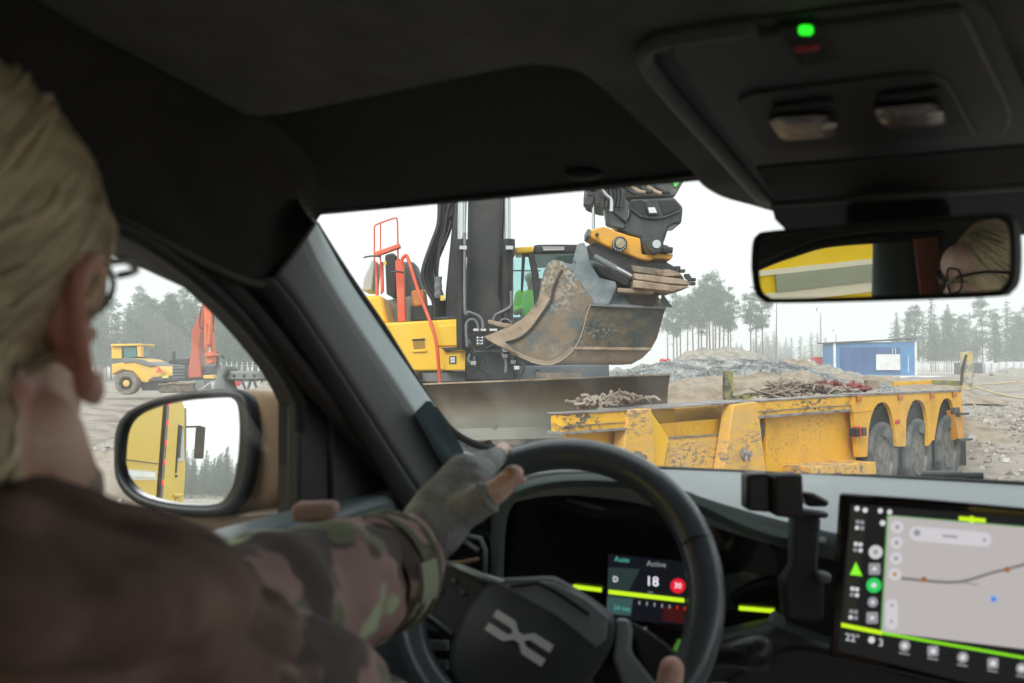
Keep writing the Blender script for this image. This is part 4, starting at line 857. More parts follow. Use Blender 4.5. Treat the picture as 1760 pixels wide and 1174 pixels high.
# ================================================================== LEFT: ROAD ROLLER, ORANGE EXCAVATOR, BEAM
M_ry = mat('loader_yellow', (.85, .52, .04), .45, col2=(.72, .45, .10), scale=2)
YR = 46; s = YR / F
rc = W(230, 680, YR); ro = empty('wheel_loader', (rc.x, YR, rc.z), 'yellow wheel loader seen from behind with a red warning triangle, left of the orange excavator', 'wheel loader')
c8b = lambda pts: px((180, 480), 5.176, pts)
def sl(name, q, Y, d, m, par, bv=.04): return MB().prism([W(a, b, Y) for a, b in c8b(q)], (0, d, 0)).build(name, m, par, bevel=bv)
sl('engine_hood', [(60, 760), (150, 740), (260, 700), (340, 710), (480, 775), (560, 810), (600, 840), (595, 880), (400, 890), (380, 920), (330, 915), (290, 860), (250, 820), (160, 800), (60, 850)], YR, 2.3, M_ry, ro)
sl('hood_grille', [(160, 700), (250, 700), (340, 715), (470, 770), (400, 780), (250, 735), (160, 745)], YR - .1, 2.4, mat('grille_grey', (.16, .17, .18), .5), ro)
sl('rear_weight', [(400, 905), (420, 870), (600, 855), (600, 905)], YR - .25, 2.6, mat('weight_grey', (.07, .075, .08), .6), ro)
sl('cab_frame', [(60, 600), (150, 600), (150, 705), (60, 705)], YR + .3, 1.4, M_ry, ro, .02)
sl('cab_window', [(165, 600), (275, 600), (285, 690), (175, 705)], YR + .3, 1.6, mat('cab_teal', (.06, .2, .19), .15), ro, .02)
sl('cab_pillar', [(285, 580), (325, 580), (327, 690), (292, 690)], YR + .2, .3, M_ry, ro, .02)
sl('cab_roof', [(50, 576), (325, 573), (327, 590), (50, 598)], YR + .1, 1.8, M_ry, ro, .03)
sl('warning_triangle', [(480, 775), (515, 830), (455, 830)], YR - .35, .05, mat('warn_red', (.75, .08, .06), .4), ro, 0)
sl('licence_plate', [(510, 858), (565, 856), (565, 878), (512, 880)], YR - .33, .04, mat('plate_yellow', (.75, .7, .2), .5), ro, 0)
sl('chassis', [(300, 905), (560, 905), (540, 990), (330, 990)], YR + .3, 1.4, M_black, ro)
for a, yy in ((205, YR - .1), (205, YR + 1.9)):
    c = W(*c8b([(a, 925)])[0], yy); r = .62
    wl = MB().lathe(c + V((0, .35, 0)), (0, -1, 0), [(r * .55, 0), (r * .95, 0), (r, .08), (r, .5), (r * .93, .6), (r * .6, .62), (r * .55, .5)], 32).build('wheel', mat('dusty_tyre2', (.13, .115, .09), .9, col2=(.25, .22, .17), scale=4, world=True), ro, smooth=45)
    MB().lathe(c + V((0, .1, 0)), (0, -1, 0), [(r * .56, .25), (r * .5, .2), (r * .3, .15), (r * .28, .3), (r * .1, .32)], 24).build('rim', M_ry, wl, smooth=45)
YO = 42; oc = W(330, 668, YO)
oe = empty('orange_excavator', (oc.x, YO, oc.z), 'orange tracked excavator with folded boom in the left side window', 'excavator')
M_og = mat('machine_orange', (.72, .13, .03), .45, col2=(.6, .17, .07), scale=2)
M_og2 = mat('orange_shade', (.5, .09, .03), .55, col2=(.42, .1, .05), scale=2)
sl('boom', [(740, 860), (745, 780), (765, 650), (770, 540), (765, 480), (800, 400), (850, 260), (880, 200), (885, 330), (870, 420), (850, 520), (840, 620), (845, 700), (860, 870), (750, 880)], YO, .55, M_og2, oe, .04)
sl('stick', [(878, 180), (890, 100), (940, 100), (945, 250), (950, 400), (965, 740), (900, 760), (890, 500), (880, 330)], YO - .9, .5, M_og, oe, .04)
for q in ([(935, 400), (925, 580)], [(900, 400), (905, 600)]): MB().tube([W(*c8b([q[0]])[0], YO - 1.1), W(*c8b([q[1]])[0], YO - 1.1)], .09, 10).build('cylinder', M_og, oe, smooth=60)
sl('stick_collar', [(885, 665), (970, 655), (975, 680), (890, 690)], YO - 1.1, .7, M_og, oe, .02); sl('stick_lettering', [(922, 600), (940, 600), (942, 650), (924, 650)], YO - .93, .02, M_white, oe, 0)
for k in range(5): MB().tube(smooth_path([W(*c8b([(a + k * 4, b)])[0], YO - .3 - .1 * k) for a, b in ((940, 280), (955, 350), (945, 420), (955, 470))], 4), .035, 6).build('hose', M_hose, oe)
MB().tube(smooth_path([W(*c8b([(a, b)])[0], YO - .2) for a, b in ((860, 250), (845, 380), (855, 440), (880, 430))], 4), .03, 6).build('hose', M_hose, oe)
sl('counterweight', [(600, 770), (715, 765), (720, 900), (600, 910)], YO + .3, 2.2, mat('dark_blue_steel', (.06, .08, .09), .5), oe)
for k in range(4): sl('louvre', [(605, 785 + k * 28), (710, 780 + k * 28), (710, 792 + k * 28), (605, 797 + k * 28)], YO + .2, .1, mat('louvre_grey', (.16, .19, .2), .5), oe, 0)
sl('upper_deck', [(565, 730), (600, 710), (750, 705), (750, 765), (565, 750)], YO + .5, 1.8, M_black, oe); sl('exhaust', [(600, 640), (620, 640), (622, 720), (602, 720)], YO + .6, .2, M_black, oe, .02)
sl('cab', [(880, 770), (985, 765), (985, 850), (890, 855)], YO + .1, 1.8, M_bmetal, oe)
sl('cab_front', [(965, 640), (1005, 650), (1005, 780), (990, 780), (985, 680)], YO + .1, .2, M_bmetal, oe, .01); sl('cab_mirror', [(1035, 675), (1060, 680), (1065, 710), (1040, 705)], YO - .1, .1, M_bmetal, oe, .01); sl('mirror_arm', [(1000, 690), (1040, 685), (1040, 690), (1000, 695)], YO - .05, .04, M_bmetal, oe, 0)
sl('boom_base', [(770, 840), (870, 820), (980, 830), (960, 900), (760, 900)], YO + .2, 1.0, M_black, oe); sl('tilt_head', [(870, 855), (965, 850), (965, 885), (880, 885)], YO - 1.1, .5, M_ry, oe, .03)
sl('bucket', [(800, 900), (880, 900), (900, 985), (805, 985)], YO - 1.0, .9, mat('bucket_grey', (.14, .16, .15), .6), oe); MB().tube([W(*c8b([(850, 988)])[0], YO - 1.2), W(*c8b([(935, 925)])[0], YO - 1.2)], .05, 6).build('chrome_rod', M_chrome, oe)
sl('track_belt', [(465, 985), (500, 945), (560, 915), (790, 925), (800, 985), (780, 1010), (480, 1012)], YO + .2, .6, M_track, oe, .08)
for k in range(14): sl('track_shoe', [(475 + k * 22, 930 - (k > 3) * 8), (492 + k * 22, 928 - (k > 3) * 8), (492 + k * 22, 940 - (k > 3) * 8), (475 + k * 22, 942 - (k > 3) * 8)], YO + .1, .7, M_mud, oe, .01)
# blurred steel beam near the car
YBm = 11
bmo = empty('steel_beam', W(430, 700, YBm), 'muddy grey steel beam with a curved end plate lying above the side mirror', 'beam')
MB().prism([W(a, b, YBm) for a, b in c8b([(1045, 815), (1500, 815), (1560, 860), (1560, 900), (1060, 905)])], (.2, .3, 0)).build('beam', mat('beam_grey', (.13, .145, .14), .6, col2=(.24, .26, .25), scale=3, world=True), bmo, bevel=.03)
MB().prism([W(a, b, YBm - .1) for a, b in c8b([(1000, 800), (1030, 770), (1070, 780), (1080, 830), (1050, 870), (1060, 940), (1090, 1000), (940, 1000), (975, 910), (990, 850)])], (.05, .35, 0)).build('end_plate', MATS['beam_grey'], bmo, bevel=.03)
for k, a in enumerate((1150, 1240, 1330, 1430)): MB().lathe(W(*c8b([(a, 860)])[0], YBm), (0, -1, 0), [(.02, 0), (.015, .01)], 8).build('beam_bolt', M_dark, bmo)
MB().prism([W(a, b, YBm) for a, b in c8b([(1550, 1000), (1600, 940), (1720, 980), (1720, 1090), (1580, 1060)])], (.1, .3, 0)).build('beam_end', MATS['beam_grey'], bmo, bevel=.03)
for k, (a, cx) in enumerate(((1245, 'left'), (1350, 'right'))):
    o = empty('marker_stand', W(*c8b([(a, 960)])[0], 40), 'small dark and red roadside stand under the steel beam, %s of two' % cx, 'stand', 'roadside stands below the beam')
    p = W(*c8b([(a, 945)])[0], 40)
    MB().bar(p + V((-.15, 0, .3)), p + V((.1, 0, -.35)), .1, .1).build('leg', M_dark, o); MB().bar(p + V((.3, 0, .3)), p + V((.1, 0, -.35)), .1, .1).build('leg', M_dark, o)
    MB().lathe(p + V((-.3 if k == 0 else .5, 0, .1)), (0, -1, 0), [(.13, 0), (.13, .05)], 12).build('disc', M_red, o)

# ================================================================== YELLOW TRUCK BEHIND (seen in both mirrors)
M_tk = mat('truck_yellow', (.85, .57, .005), .45, spec=.3)
UT = -3.6; tk = empty('yellow_truck', car(UT - 1.2, -10, -H), 'bright yellow truck with white striped box body reflected in the mirrors', 'truck', None, -YAW)
def cbox(u0, u1, v0, v1, z0, z1):
    return [car(u, v, z - H) for u, v, z in ((u0, v0, z0), (u1, v0, z0), (u1, v1, z0), (u0, v1, z0), (u0, v0, z1), (u1, v0, z1), (u1, v1, z1), (u0, v1, z1))]
BF = [(0, 3, 2, 1), (4, 5, 6, 7), (0, 1, 5, 4), (1, 2, 6, 5), (2, 3, 7, 6), (3, 0, 4, 7)]
def cb_(name, u0, u1, v0, v1, z0, z1, m, par, bv=.01): return MB().add(cbox(u0, u1, v0, v1, z0, z1), BF).build(name, m, par, bevel=bv)
cb_('box_body', UT - 2.5, UT, -17.4, -.9, .95, 3.95, M_tk, tk, .04)
STRIPE = cb_('white_stripe', UT - .01, UT + .012, -17.2, -1.0, 1.52, 1.58, mat('cream_stripe', (.75, .68, .5), .3), tk, .0)
cb_('window_stripe', UT, UT + .02, -17.0, -1.2, 1.58, 1.68, mat('glossy_strip', (.28, .3, .2), .04, coat=1), tk, 0)
cb_('white_stripe', UT - .01, UT + .012, -17.2, -1.0, 1.68, 1.71, MATS['cream_stripe'], tk, 0)
cb_('body_rail', UT, UT + .03, -17.3, -1, 1.86, 1.87, M_dark, tk, 0); cb_('side_skirt', UT - .1, UT + .0, -15, -3, .4, .9, M_tk, tk, .02)
cb_('chassis', UT - 1.7, UT - .7, -21.5, -1.5, .6, .95, M_dark, tk, .02)
# cab with sloped windscreen facing backwards
cabp = [car(UT, v, z - H) for v, z in ((-18.3, .6), (-18.3, 3.7), (-19.4, 3.75), (-20.9, 3.4), (-21.6, 2.2), (-21.9, 1.9), (-22.0, .6))]
MB().prism(cabp, car(UT - 2.4, 0, 0) - car(UT, 0, 0)).build('cab', M_tk, tk, bevel=.08)
MB().prism([car(UT + .01, v, z - H) for v, z in ((-19.9, 2.0), (-19.9, 2.9), (-20.8, 2.85), (-21.35, 2.15), (-21.35, 2.0))], car(-.02, 0, 0) - car(0, 0, 0)).build('side_window', mat('dark_glass', (.02, .03, .035), .08), tk)
MB().prism([car(UT + .02, v, z - H) for v, z in ((-20.95, 3.35), (-21.1, 3.35), (-21.75, 2.1), (-21.6, 2.1))], car(-.06, 0, 0) - car(0, 0, 0)).build('window_trim', mat('pale_blue_film', (.3, .42, .5), .3), tk)
cb_('wheel_arch_trim', UT, UT + .04, -21.3, -19.9, 1.12, 1.2, M_tk, tk, .02); cb_('door_handle', UT, UT + .04, -20.2, -20.0, 1.6, 1.66, M_dark, tk, .005); cb_('air_intake', UT, UT + .03, -20.1, -19.95, 1.7, 2.1, M_dark, tk, 0)
for v in (-20.6, -16, -14.6, -4.5, -3.2):
    c = car(UT - .02, v, .5 - H); wl = MB().lathe(c - CU * .3, CU, [(.3, 0), (.48, 0), (.52, .06), (.52, .26), (.48, .3), (.32, .3)], 28).build('wheel', M_tread, tk, smooth=50)
    MB().lathe(c - CU * .05, CU, [(.31, .05), (.28, .0), (.12, .0), (.1, .06)], 20).build('rim', M_rim, wl, smooth=45)
    a_ = MB().lathe(c - CU * .04, CU, [(.62, .0), (.66, .02), (.66, .06), (.62, .07)], 28, cap=False); a_.build('wheel_arch', mat('arch_black', (.01, .01, .01), .8), tk)
ma = MB().bar(car(UT, -21.4, 2.9 - H), car(UT + .3, -21.9, 2.95 - H), .05, .05).build('mirror_arm', M_dark, tk); cb_('mirror_housing', UT + .18, UT + .42, -22.0, -21.85, 2.1, 2.95, M_dark, ma, .04)
cb_('light_column', UT - .05, UT + .03, -18.1, -17.75, .9, 3.8, M_black, tk, .01)
for k in range(7): MB().lathe(car(UT + .04, -17.9, 1.05 + k * .43 - H), CU, [(.055, 0), (.05, .02)], 12).build('red_lamp', emis('lamp_red', (1, .02, .03), 4), tk)
o = cb_('red_container', UT + .7, UT + 2.2, -45, -42.5, .9, 2.2, M_red, None, .05); tag(o, 'far red container in the side mirror just right of the truck', 'container')
# ================================================================== CAR
M_head = mat('headliner_fabric', (.070, .071, .065), .95, col2=(.11, .11, .10), scale=9, bump=.15, bscale=400)
M_visor = mat('visor_fabric', (.006, .006, .006), .95, col2=(.010, .010, .010), scale=12, bump=.15, bscale=350)
M_plas = mat('dark_plastic', (.02, .021, .021), .55, bump=.06, bscale=500)
M_plas2 = mat('console_plastic', (.028, .03, .031), .55, bump=.06, bscale=500)
M_trim = mat('grey_trim', (.20, .23, .23), .42, bump=.06, bscale=500)
M_seal = mat('rubber_seal', (.008, .008, .008), .7)
M_gloss = mat('black_gloss', (.006, .006, .007), .06, coat=.5)
M_frit = mat('frame_black', (.010, .011, .011), .6)
M_dash = mat('dash_plastic', (.26, .29, .29), .4, bump=.06, bscale=400)
M_cowl = mat('cowl_grey_green', (.12, .155, .14), .45, bump=.06, bscale=400)
M_beige = mat('sand_car_paint', (.38, .265, .17), .35, coat=.4)
M_silver = mat('satin_silver', (.42, .46, .46), .35, .6)
M_mirror = bpy.data.materials.new('mirror_silver'); M_mirror.use_nodes = True
q_ = M_mirror.node_tree.nodes['Principled BSDF']; q_.inputs['Metallic'].default_value = 1; q_.inputs['Roughness'].default_value = 0.0; q_.inputs['Base Color'].default_value = (.93, .95, .95, 1)
C = empty('car', (0, 0, 0), 'sand-coloured car seen from inside, dark cabin with digital dashboard', 'car', None, -YAW)
def roofpt(px_, py_, dz=0.0):
    # roof lining falls gently toward the windscreen
    n = (CZ + CV * .10).normalized(); return hit(px_, py_, car(0, .6, .235 + dz), n)
def poly(name, pts, vec, m, par=C, bevel=.0, smooth=0, solid=0): return MB().prism(pts, vec).build(name, m, par, bevel=bevel, smooth=smooth)
# roof lining, front part (with visor pocket) and the part overhead and behind
edge = sp2([(150, 60), (300, 138), (400, 190), (425, 201), (460, 203), (520, 194), (700, 157), (880, 121), (930, 117), (980, 124), (1010, 138), (1060, 180), (1120, 235), (1185, 297), (1205, 322), (1240, 342), (1290, 356), (1325, 366)], 4)
rp = [roofpt(a, b) for a, b in edge] + [roofpt(1760, 332), roofpt(1900, 325), car(.75, .3, .262), car(-.5, .3, .262)]
# thickened, with a rounded fabric edge
rl = MB().prism(rp, (0, 0, .03)).build('roof_lining', M_head, C, bevel=.008)
MB().prism([car(-.62, .31, .262), car(.78, .31, .262), car(.78, -2.1, .262), car(-.62, -2.1, .262)], (0, 0, .03)).build('rear_roof_lining', M_head, C)
MB().prism([car(-.68, .92, .30), car(.95, .92, .30), car(.95, -2.15, .32), car(-.68, -2.15, .32)], (0, 0, .02)).build('roof_skin', M_beige, C, bevel=.01)
MB().prism([car(-.62, .96, .20), car(-.60, .35, .30), car(.90, .35, .30), car(.90, .96, .225)], (0, 0, .02)).build('pocket_lining', M_visor, C)
# sun visor
vn = (CZ + CV * .13).normalized(); vp0 = car(0, .95, .205)
vis = sp2([(300, 60), (420, 190), (480, 285), (520, 340), (535, 358), (550, 362)], 3) + sp2([(700, 350), (870, 334), (1000, 321), (1150, 305), (1185, 301), (1196, 299)], 3) + [(1230, 180), (1100, 90), (900, 60), (500, 60)]
vz = MB().prism([hit(a, b, vp0, vn) for a, b in vis], (0, 0, .018)).build('sun_visor', M_visor, C, bevel=.006)
MB().ell(hit(1003, 300, vp0 - vn * .003, vn), (.02, .012, .006)).build('visor_clip', M_seal, vz, smooth=180)
tbn = [hit(a, b, vp0 - vn * .001, vn) for a, b in ((545, 360), (700, 348), (870, 332), (1150, 303), (1194, 297))]
MB().tube(tbn, .004, 6).build('visor_piping', M_visor, vz)
# side rail headliner sweeping down to the pillar
T = [(-260, -420), (-60, -200), (100, -60), (250, 60), (380, 145), (470, 210), (520, 260), (550, 310), (556, 366)]
B = [(-460, 190), (-220, 240), (0, 298), (110, 330), (196, 371), (300, 425), (415, 480), (468, 478), (538, 384)]
T = sp2(T, 4); B = sp2(B, 4); rings = []
for (a, b), (c, d) in zip(T, B):
    p = roofpt(a, b, .012); q = cu(c, d, -.555); row = []
    for k in range(9):
        t = k / 8; m_ = p.lerp(q, t) + (-CU * .035 + CZ * .03) * math.sin(math.pi * t) * .9; row.append(m_)
    rings.append(row)
sr = MB().loft(rings, closed=False).build('side_headliner', mat('rail_fabric', (.015, .015, .014), .95, col2=(.026, .025, .022), scale=10, bump=.15, bscale=400), C, smooth=180, solid=.006)
MB().tube([r[-1] for r in rings], .004, 8).build('headliner_hem', mat('hem_grey', (.05, .05, .04), .8), sr, smooth=180)
# door frame: band between the window opening and the pillar trim
Wn = [(-500, 230), (-200, 285), (0, 322), (120, 350), (200, 388), (260, 420), (330, 470), (400, 533), (450, 590), (490, 645), (514, 692)]
Wn = sp2(Wn, 3)
outer = [(760, 900), (720, 800), (640, 690), (560, 590), (500, 500), (420, 450), (300, 395), (180, 330), (0, 250), (-300, 180), (-500, 150)]
fr = [cu(a, b, -.60 + .05 * (1 - min(1, max(0, (b - 300) / 400)))) for a, b in Wn] + [cu(513, 800, -.62), cu(512, 895, -.62), cu(760, 1000, -.62)] + [cu(a, b, -.60) for a, b in outer]
dr = MB().prism(fr, -CU * .03).build('door_frame', M_frit, C)
MB().tube([cu(a, b, -.592 + .045 * (1 - min(1, max(0, (b - 300) / 400)))) for a, b in Wn] + [cu(515, 760, -.61), cu(515, 890, -.61)], .008, 8).build('window_seal', M_seal, C, smooth=180)
B2 = [(-300, 265), (0, 310), (196, 378), (300, 432), (380, 485), (460, 570), (530, 655), (600, 735), (660, 810)]
MB().tube([cu(a, b, -.575) for a, b in sp2(B2, 3)], .012, 8).build('door_seal', mat('seal_maroon', (.018, .012, .012), .8), C, smooth=180)
# mirror triangle panel inside the door front corner
poly('sail_panel', [cu(a, b, -.598) for a, b in ((516, 690), (530, 684), (562, 690), (568, 760), (570, 880), (515, 880))], -CU * .02, mat('sail_grey', (.022, .024, .022), .6), C, .004)
poly('sail_panel', [cu(a, b, -.592) for a, b in ((569, 690), (620, 740), (690, 800), (760, 860), (740, 930), (572, 900))], -CU * .02, M_plas, C, .004)
poly('tweeter_lip', [cu(a, b, -.594) for a, b in ((514, 684), (556, 682), (560, 700), (516, 702))], -CU * .01, M_frit, C, .003)
# A pillar trim: three strips down the pillar
n_ws = None
wsT, wsB = car(0, .95, .20), car(0, 1.46, -.18)
wn = (wsB - wsT).cross(CU).normalized()
def ws(a, b, d=0.0): return hit(a, b, wsT + wn * (d if wn.z < 0 else -d), wn)
if wn.z < 0: wn = -wn
def ws(a, b, d=0.0): return hit(a, b, wsT - wn * d, wn)
ca = sp2([(425, 478), (455, 510), (500, 575), (560, 660), (640, 790), (690, 880)], 4)
cb2 = sp2([(468, 476), (505, 520), (552, 590), (610, 680), (668, 770), (740, 880)], 4)
cc = sp2([(520, 404), (546, 462), (602, 552), (662, 640), (712, 716), (722, 734)], 4)
cd2 = sp2([(532, 366), (590, 470), (645, 552), (690, 618), (730, 676), (748, 700)], 4)
def strip(name, A, fa, Bq, fb, m, bulge=0.0, n=5):
    rings = []
    for (a, b), (c, d) in zip(A, Bq):
        p, q = fa(a, b), fb(c, d); nn = (q - p).cross(V((0, 0, 1))).normalized()
        v = (CAMP - p).normalized(); rings.append([p.lerp(q, k / n) + v * math.sin(math.pi * k / n) * bulge for k in range(n + 1)])
    return MB().loft(rings, closed=False).build(name, m, C, smooth=180, solid=.004)
fa = lambda a, b: cu(a, b, -.562); fb = lambda a, b: cu(a, b, -.548); fc = lambda a, b: ws(a, b, .095); fd = lambda a, b: ws(a, b, .012)
strip('pillar_edge_trim', ca, fa, cb2, fb, mat('pillar_dark_green', (.02, .024, .021), .7), .004)
cc3 = sp2([(520, 404), (546, 462), (602, 552), (662, 640), (712, 716), (790, 860)], 4)
strip('pillar_inner_trim', cb2, fb, cc3, fc, mat('pillar_black', (.014, .015, .015), .65), .006)
strip('pillar_face_trim', cc, fc, cd2, fd, mat('pillar_pale', (.29, .345, .35), .5), .004)
poly('pillar_lower_cap', [fc(a, b) for a, b in ((720, 710), (742, 688), (768, 722), (790, 756), (806, 790), (818, 850), (790, 880), (745, 870), (722, 800))], -CU * .01, mat('cap_slate', (.22, .265, .275), .5), C, .004)
MB().tube([ws(a, b, .004) for a, b in sp2([(540, 386), (545, 395), (596, 475), (655, 560), (705, 640), (755, 715), (782, 745), (820, 765), (870, 778), (930, 792)], 4)], [.007] * 37, 8).build('windscreen_seal', M_seal, C, smooth=180)
# windscreen glass and front side glass
g_ws = glass('windscreen_glass', (.95, .97, .965), .8, 1.42)
g_sd = glass('side_glass', (.95, .97, .965), .8, 1.42)
n = g_ws.node_tree.nodes; l = g_ws.node_tree.links; ms_ = [q for q in n if q.type == 'MIX_SHADER'][0]; o_ = [q for q in n if q.type == 'OUTPUT_MATERIAL'][0]
tl2 = n.new('ShaderNodeBsdfTranslucent'); tl2.inputs[0].default_value = (.8, .85, .85, 1); mz = n.new('ShaderNodeMixShader'); tcx = n.new('ShaderNodeTexCoord'); mpx = n.new('ShaderNodeMapping'); mpx.inputs['Rotation'].default_value = (0, 0, .6); mpx.inputs['Scale'].default_value = (9, 2.2, 4)
tnx = n.new('ShaderNodeTexNoise'); tnx.inputs['Scale'].default_value = 1.5; tnx.inputs['Detail'].default_value = 7; mrx = n.new('ShaderNodeMapRange'); mrx.inputs[1].default_value = .52; mrx.inputs[2].default_value = .85; mrx.inputs[4].default_value = .09
l.new(tcx.outputs['Object'], mpx.inputs[0]); l.new(mpx.outputs[0], tnx.inputs[0]); l.new(tnx.outputs[0], mrx.inputs[0]); l.new(mrx.outputs[0], mz.inputs[0]); l.new(ms_.outputs[0], mz.inputs[1]); l.new(tl2.outputs[0], mz.inputs[2]); l.new(mz.outputs[0], o_.inputs[0])
MB().add([car(-.64, 1.47, -.185), car(.86, 1.47, -.185), car(.86, .93, .215), car(-.60, .93, .215)], [(0, 1, 2, 3)]).build('windscreen', g_ws, C)
MB().add([car(-.625, .0, -.19), car(-.625, .98, -.19), car(-.625, .9, .02), car(-.585, .45, .16), car(-.57, .1, .2), car(-.57, -.02, .2)], [(0, 1, 2, 3, 4, 5)]).build('driver_window', g_sd, C)
poly('pillar_top_cap', [ws(a, b, .004) for a, b in ((470, 330), (545, 330), (556, 362), (540, 384), (524, 400), (500, 420), (470, 400))], -wn * .004, M_frit, C)
# upper windscreen band behind mirror
poly('windscreen_band', [ws(a, b, -.002) for a, b in ((1325, 345), (1800, 300), (1800, 402), (1735, 400), (1500, 400), (1352, 394), (1332, 374))], -wn * .003, mat('band_grey', (.06, .065, .068), .45), C)
poly('sensor_cover', [ws(a, b, .02) for a, b in ((1452, 345), (1632, 335), (1636, 395), (1600, 404), (1470, 404), (1448, 390))], -wn * .06, M_seal, C, .008)
# B pillar, rear door, seat belt (seen in the interior mirror)
MB().prism([car(-.60, .37, .26), car(-.60, .12, .26), car(-.64, .05, -.6), car(-.64, .44, -.6)], CU * .05).build('b_pillar', mat('pillar_cloth', (.06, .075, .07), .9), C, bevel=.02)
MB().prism([car(-.535, .345, .12), car(-.535, .30, .12), car(-.53, .27, -.5), car(-.53, .315, -.5)], CU * .006).build('seat_belt', mat('belt_webbing', (.22, .08, .05), .8, bump=.1, bscale=600), C)
MB().prism([car(-.66, .1, -.2), car(-.66, -1.2, -.2), car(-.68, -1.2, -1.1), car(-.68, .1, -1.1)], CU * .06).build('rear_door_panel', M_plas, C, bevel=.02)
MB().prism([car(-.60, .12, .26), car(-.60, -1.2, .28), car(-.60, -1.2, .16), car(-.60, .12, .16)], CU * .03).build('rear_door_frame', M_plas, C)
MB().prism([car(-.60, -.75, .28), car(-.60, -1.2, .28), car(-.66, -1.2, -.3), car(-.66, -.85, -.3)], CU * .05).build('c_pillar', M_head, C)
# right side, floor and tail of the cabin
CUr = .86; M_cab = mat('bounce_fill_grey', (.46, .46, .44), .85)  # unseen cabin panels, coloured light grey to bounce fill light forward
MB().prism([car(CUr, 1.4, -.18), car(CUr, -2.1, -.18), car(CUr, -2.1, -1.15), car(CUr, 1.4, -1.15)], CU * .06).build('right_door_panel', M_cab, C, bevel=.02)
for v_, w_ in ((.05, .12), (-1.05, .14), (-2.05, .16)): MB().prism([car(CUr, v_ + w_, .27), car(CUr, v_, .27), car(CUr + .03, v_ - .02, -.2), car(CUr + .03, v_ + w_ + .02, -.2)], CU * .04).build('right_pillar', M_cab, C)
MB().prism([car(CUr, 1.0, .27), car(CUr, -2.1, .27), car(CUr, -2.1, .19), car(CUr, 1.0, .16)], CU * .03).build('right_roof_rail', M_head, C)
MB().prism([car(-.64, -2.1, -.12), car(CUr, -2.1, -.12), car(CUr, -2.1, -1.15), car(-.64, -2.1, -1.15)], -CV * .05).build('tail_panel', M_cab, C)
MB().prism([car(-.68, 1.4, -1.15), car(.92, 1.4, -1.15), car(.92, -2.15, -1.15), car(-.68, -2.15, -1.15)], (0, 0, -.04)).build('floor_panel', M_cab, C)
MB().prism([car(-.66, -1.2, -.2), car(-.66, -2.1, -.2), car(-.68, -2.1, -1.15), car(-.68, -1.2, -1.15)], CU * .06).build('rear_side_panel', M_cab, C)
for u_ in (-.25, .5): MB().prism([car(u_ - .24, -.62, .0), car(u_ + .24, -.62, .0), car(u_ + .26, -.75, -.75), car(u_ - .26, -.75, -.75)], -CV * .12).build('rear_seat', M_cab, C, bevel=.04)
# driver's door panel and sill
sill = [cz(a, b, -.172) for a, b in ((60, 925), (190, 908), (505, 876), (575, 873), (600, 880), (560, 905), (350, 950), (200, 975), (60, 990))]
MB().prism([car(-.62, -.05, -.172), car(-.62, 1.15, -.172), car(-.565, 1.15, -.175), car(-.55, -.05, -.18)], (0, 0, -.03)).build('door_sill', mat('sill_blue_grey', (.10, .125, .135), .5, bump=.05, bscale=400), C, bevel=.01)
MB().prism([car(-.63, -.05, -.2), car(-.63, 1.3, -.2), car(-.63, 1.3, -1.1), car(-.63, -.05, -1.1)], CU * .06).build('door_panel', mat('door_grey', (.06, .075, .08), .55, bump=.05, bscale=400), C, bevel=.01)
# ---- side mirror
def mirror_normal(M, E, tpx, tpy):
    r = ray(tpx, tpy).normalized(); rE = (E - M).length; b = -2 * r.dot(M - CAMP); c = (M - CAMP).length_squared - rE ** 2
    t = (-b + math.sqrt(b * b - 4 * c)) / 2; Ep = CAMP + r * t; return (E - Ep).normalized()
Ms = W(310, 780, 1.17)
Es = car(UT, -22.0, .15); nS = mirror_normal(Ms, Es, 320, 808)
SM = empty('side_mirror_tmp', (0, 0, 0), 'x', 'x'); bpy.data.objects.remove(SM)
def msp(a, b, d=0.0): return hit(a, b, Ms + nS * d, nS)
ringo = sp2([(196, 800), (198, 745), (215, 712), (255, 690), (310, 676), (380, 670), (415, 676), (432, 700), (436, 760), (428, 825), (412, 862), (385, 882), (330, 884), (270, 876), (225, 858), (202, 830)] + [(196, 800)], 4)[:-1]
ringi = sp2([(207, 795), (212, 745), (228, 717), (262, 700), (315, 688), (380, 683), (402, 687), (410, 708), (411, 760), (404, 820), (392, 850), (372, 866), (330, 868), (280, 862), (240, 848), (215, 822)] + [(207, 795)], 4)[:-1]
cenS = Ms
r0 = [msp(a, b, .010) for a, b in ringi]; r1 = [msp(a, b, .014) for a, b in ringo]
mid = V((0, 0, 0))
for p in r1: mid += p / len(r1)
def shr(ps, k, off): return [mid + (p - mid) * k + off for p in ps]
bz = MB().loft([[msp(a, b, -.004) for a, b in ringi], r0, r1, shr(r1, 1.03, -nS * .02), shr(r1, 1.0, -nS * .045)], True, False).build('side_mirror_bezel', mat('bezel_black', (.022, .026, .028), .4), C, smooth=180)
sh_off = CU * .05
MB().loft([shr(r1, 1.01, -nS * .02), shr(r1, 1.04, -nS * .05 + sh_off * .6), shr(r1, .98, -nS * .09 + sh_off * 1.3), shr(r1, .80, -nS * .13 + sh_off * 1.6), shr(r1, .4, -nS * .15 + sh_off * 1.5)], True, True).build('side_mirror_shell', M_beige, bz, smooth=180)
MB().ell(W(448, 768, 1.27), (.088, .075, .086)).build('mirror_shell_bulge', M_beige, bz, smooth=180)
MB().prism([W(a, b, 1.2) for a, b in ((405, 872), (418, 840), (450, 832), (530, 828), (530, 884), (440, 884))], (0, .09, 0)).build('mirror_foot', M_plas, bz, bevel=.01)
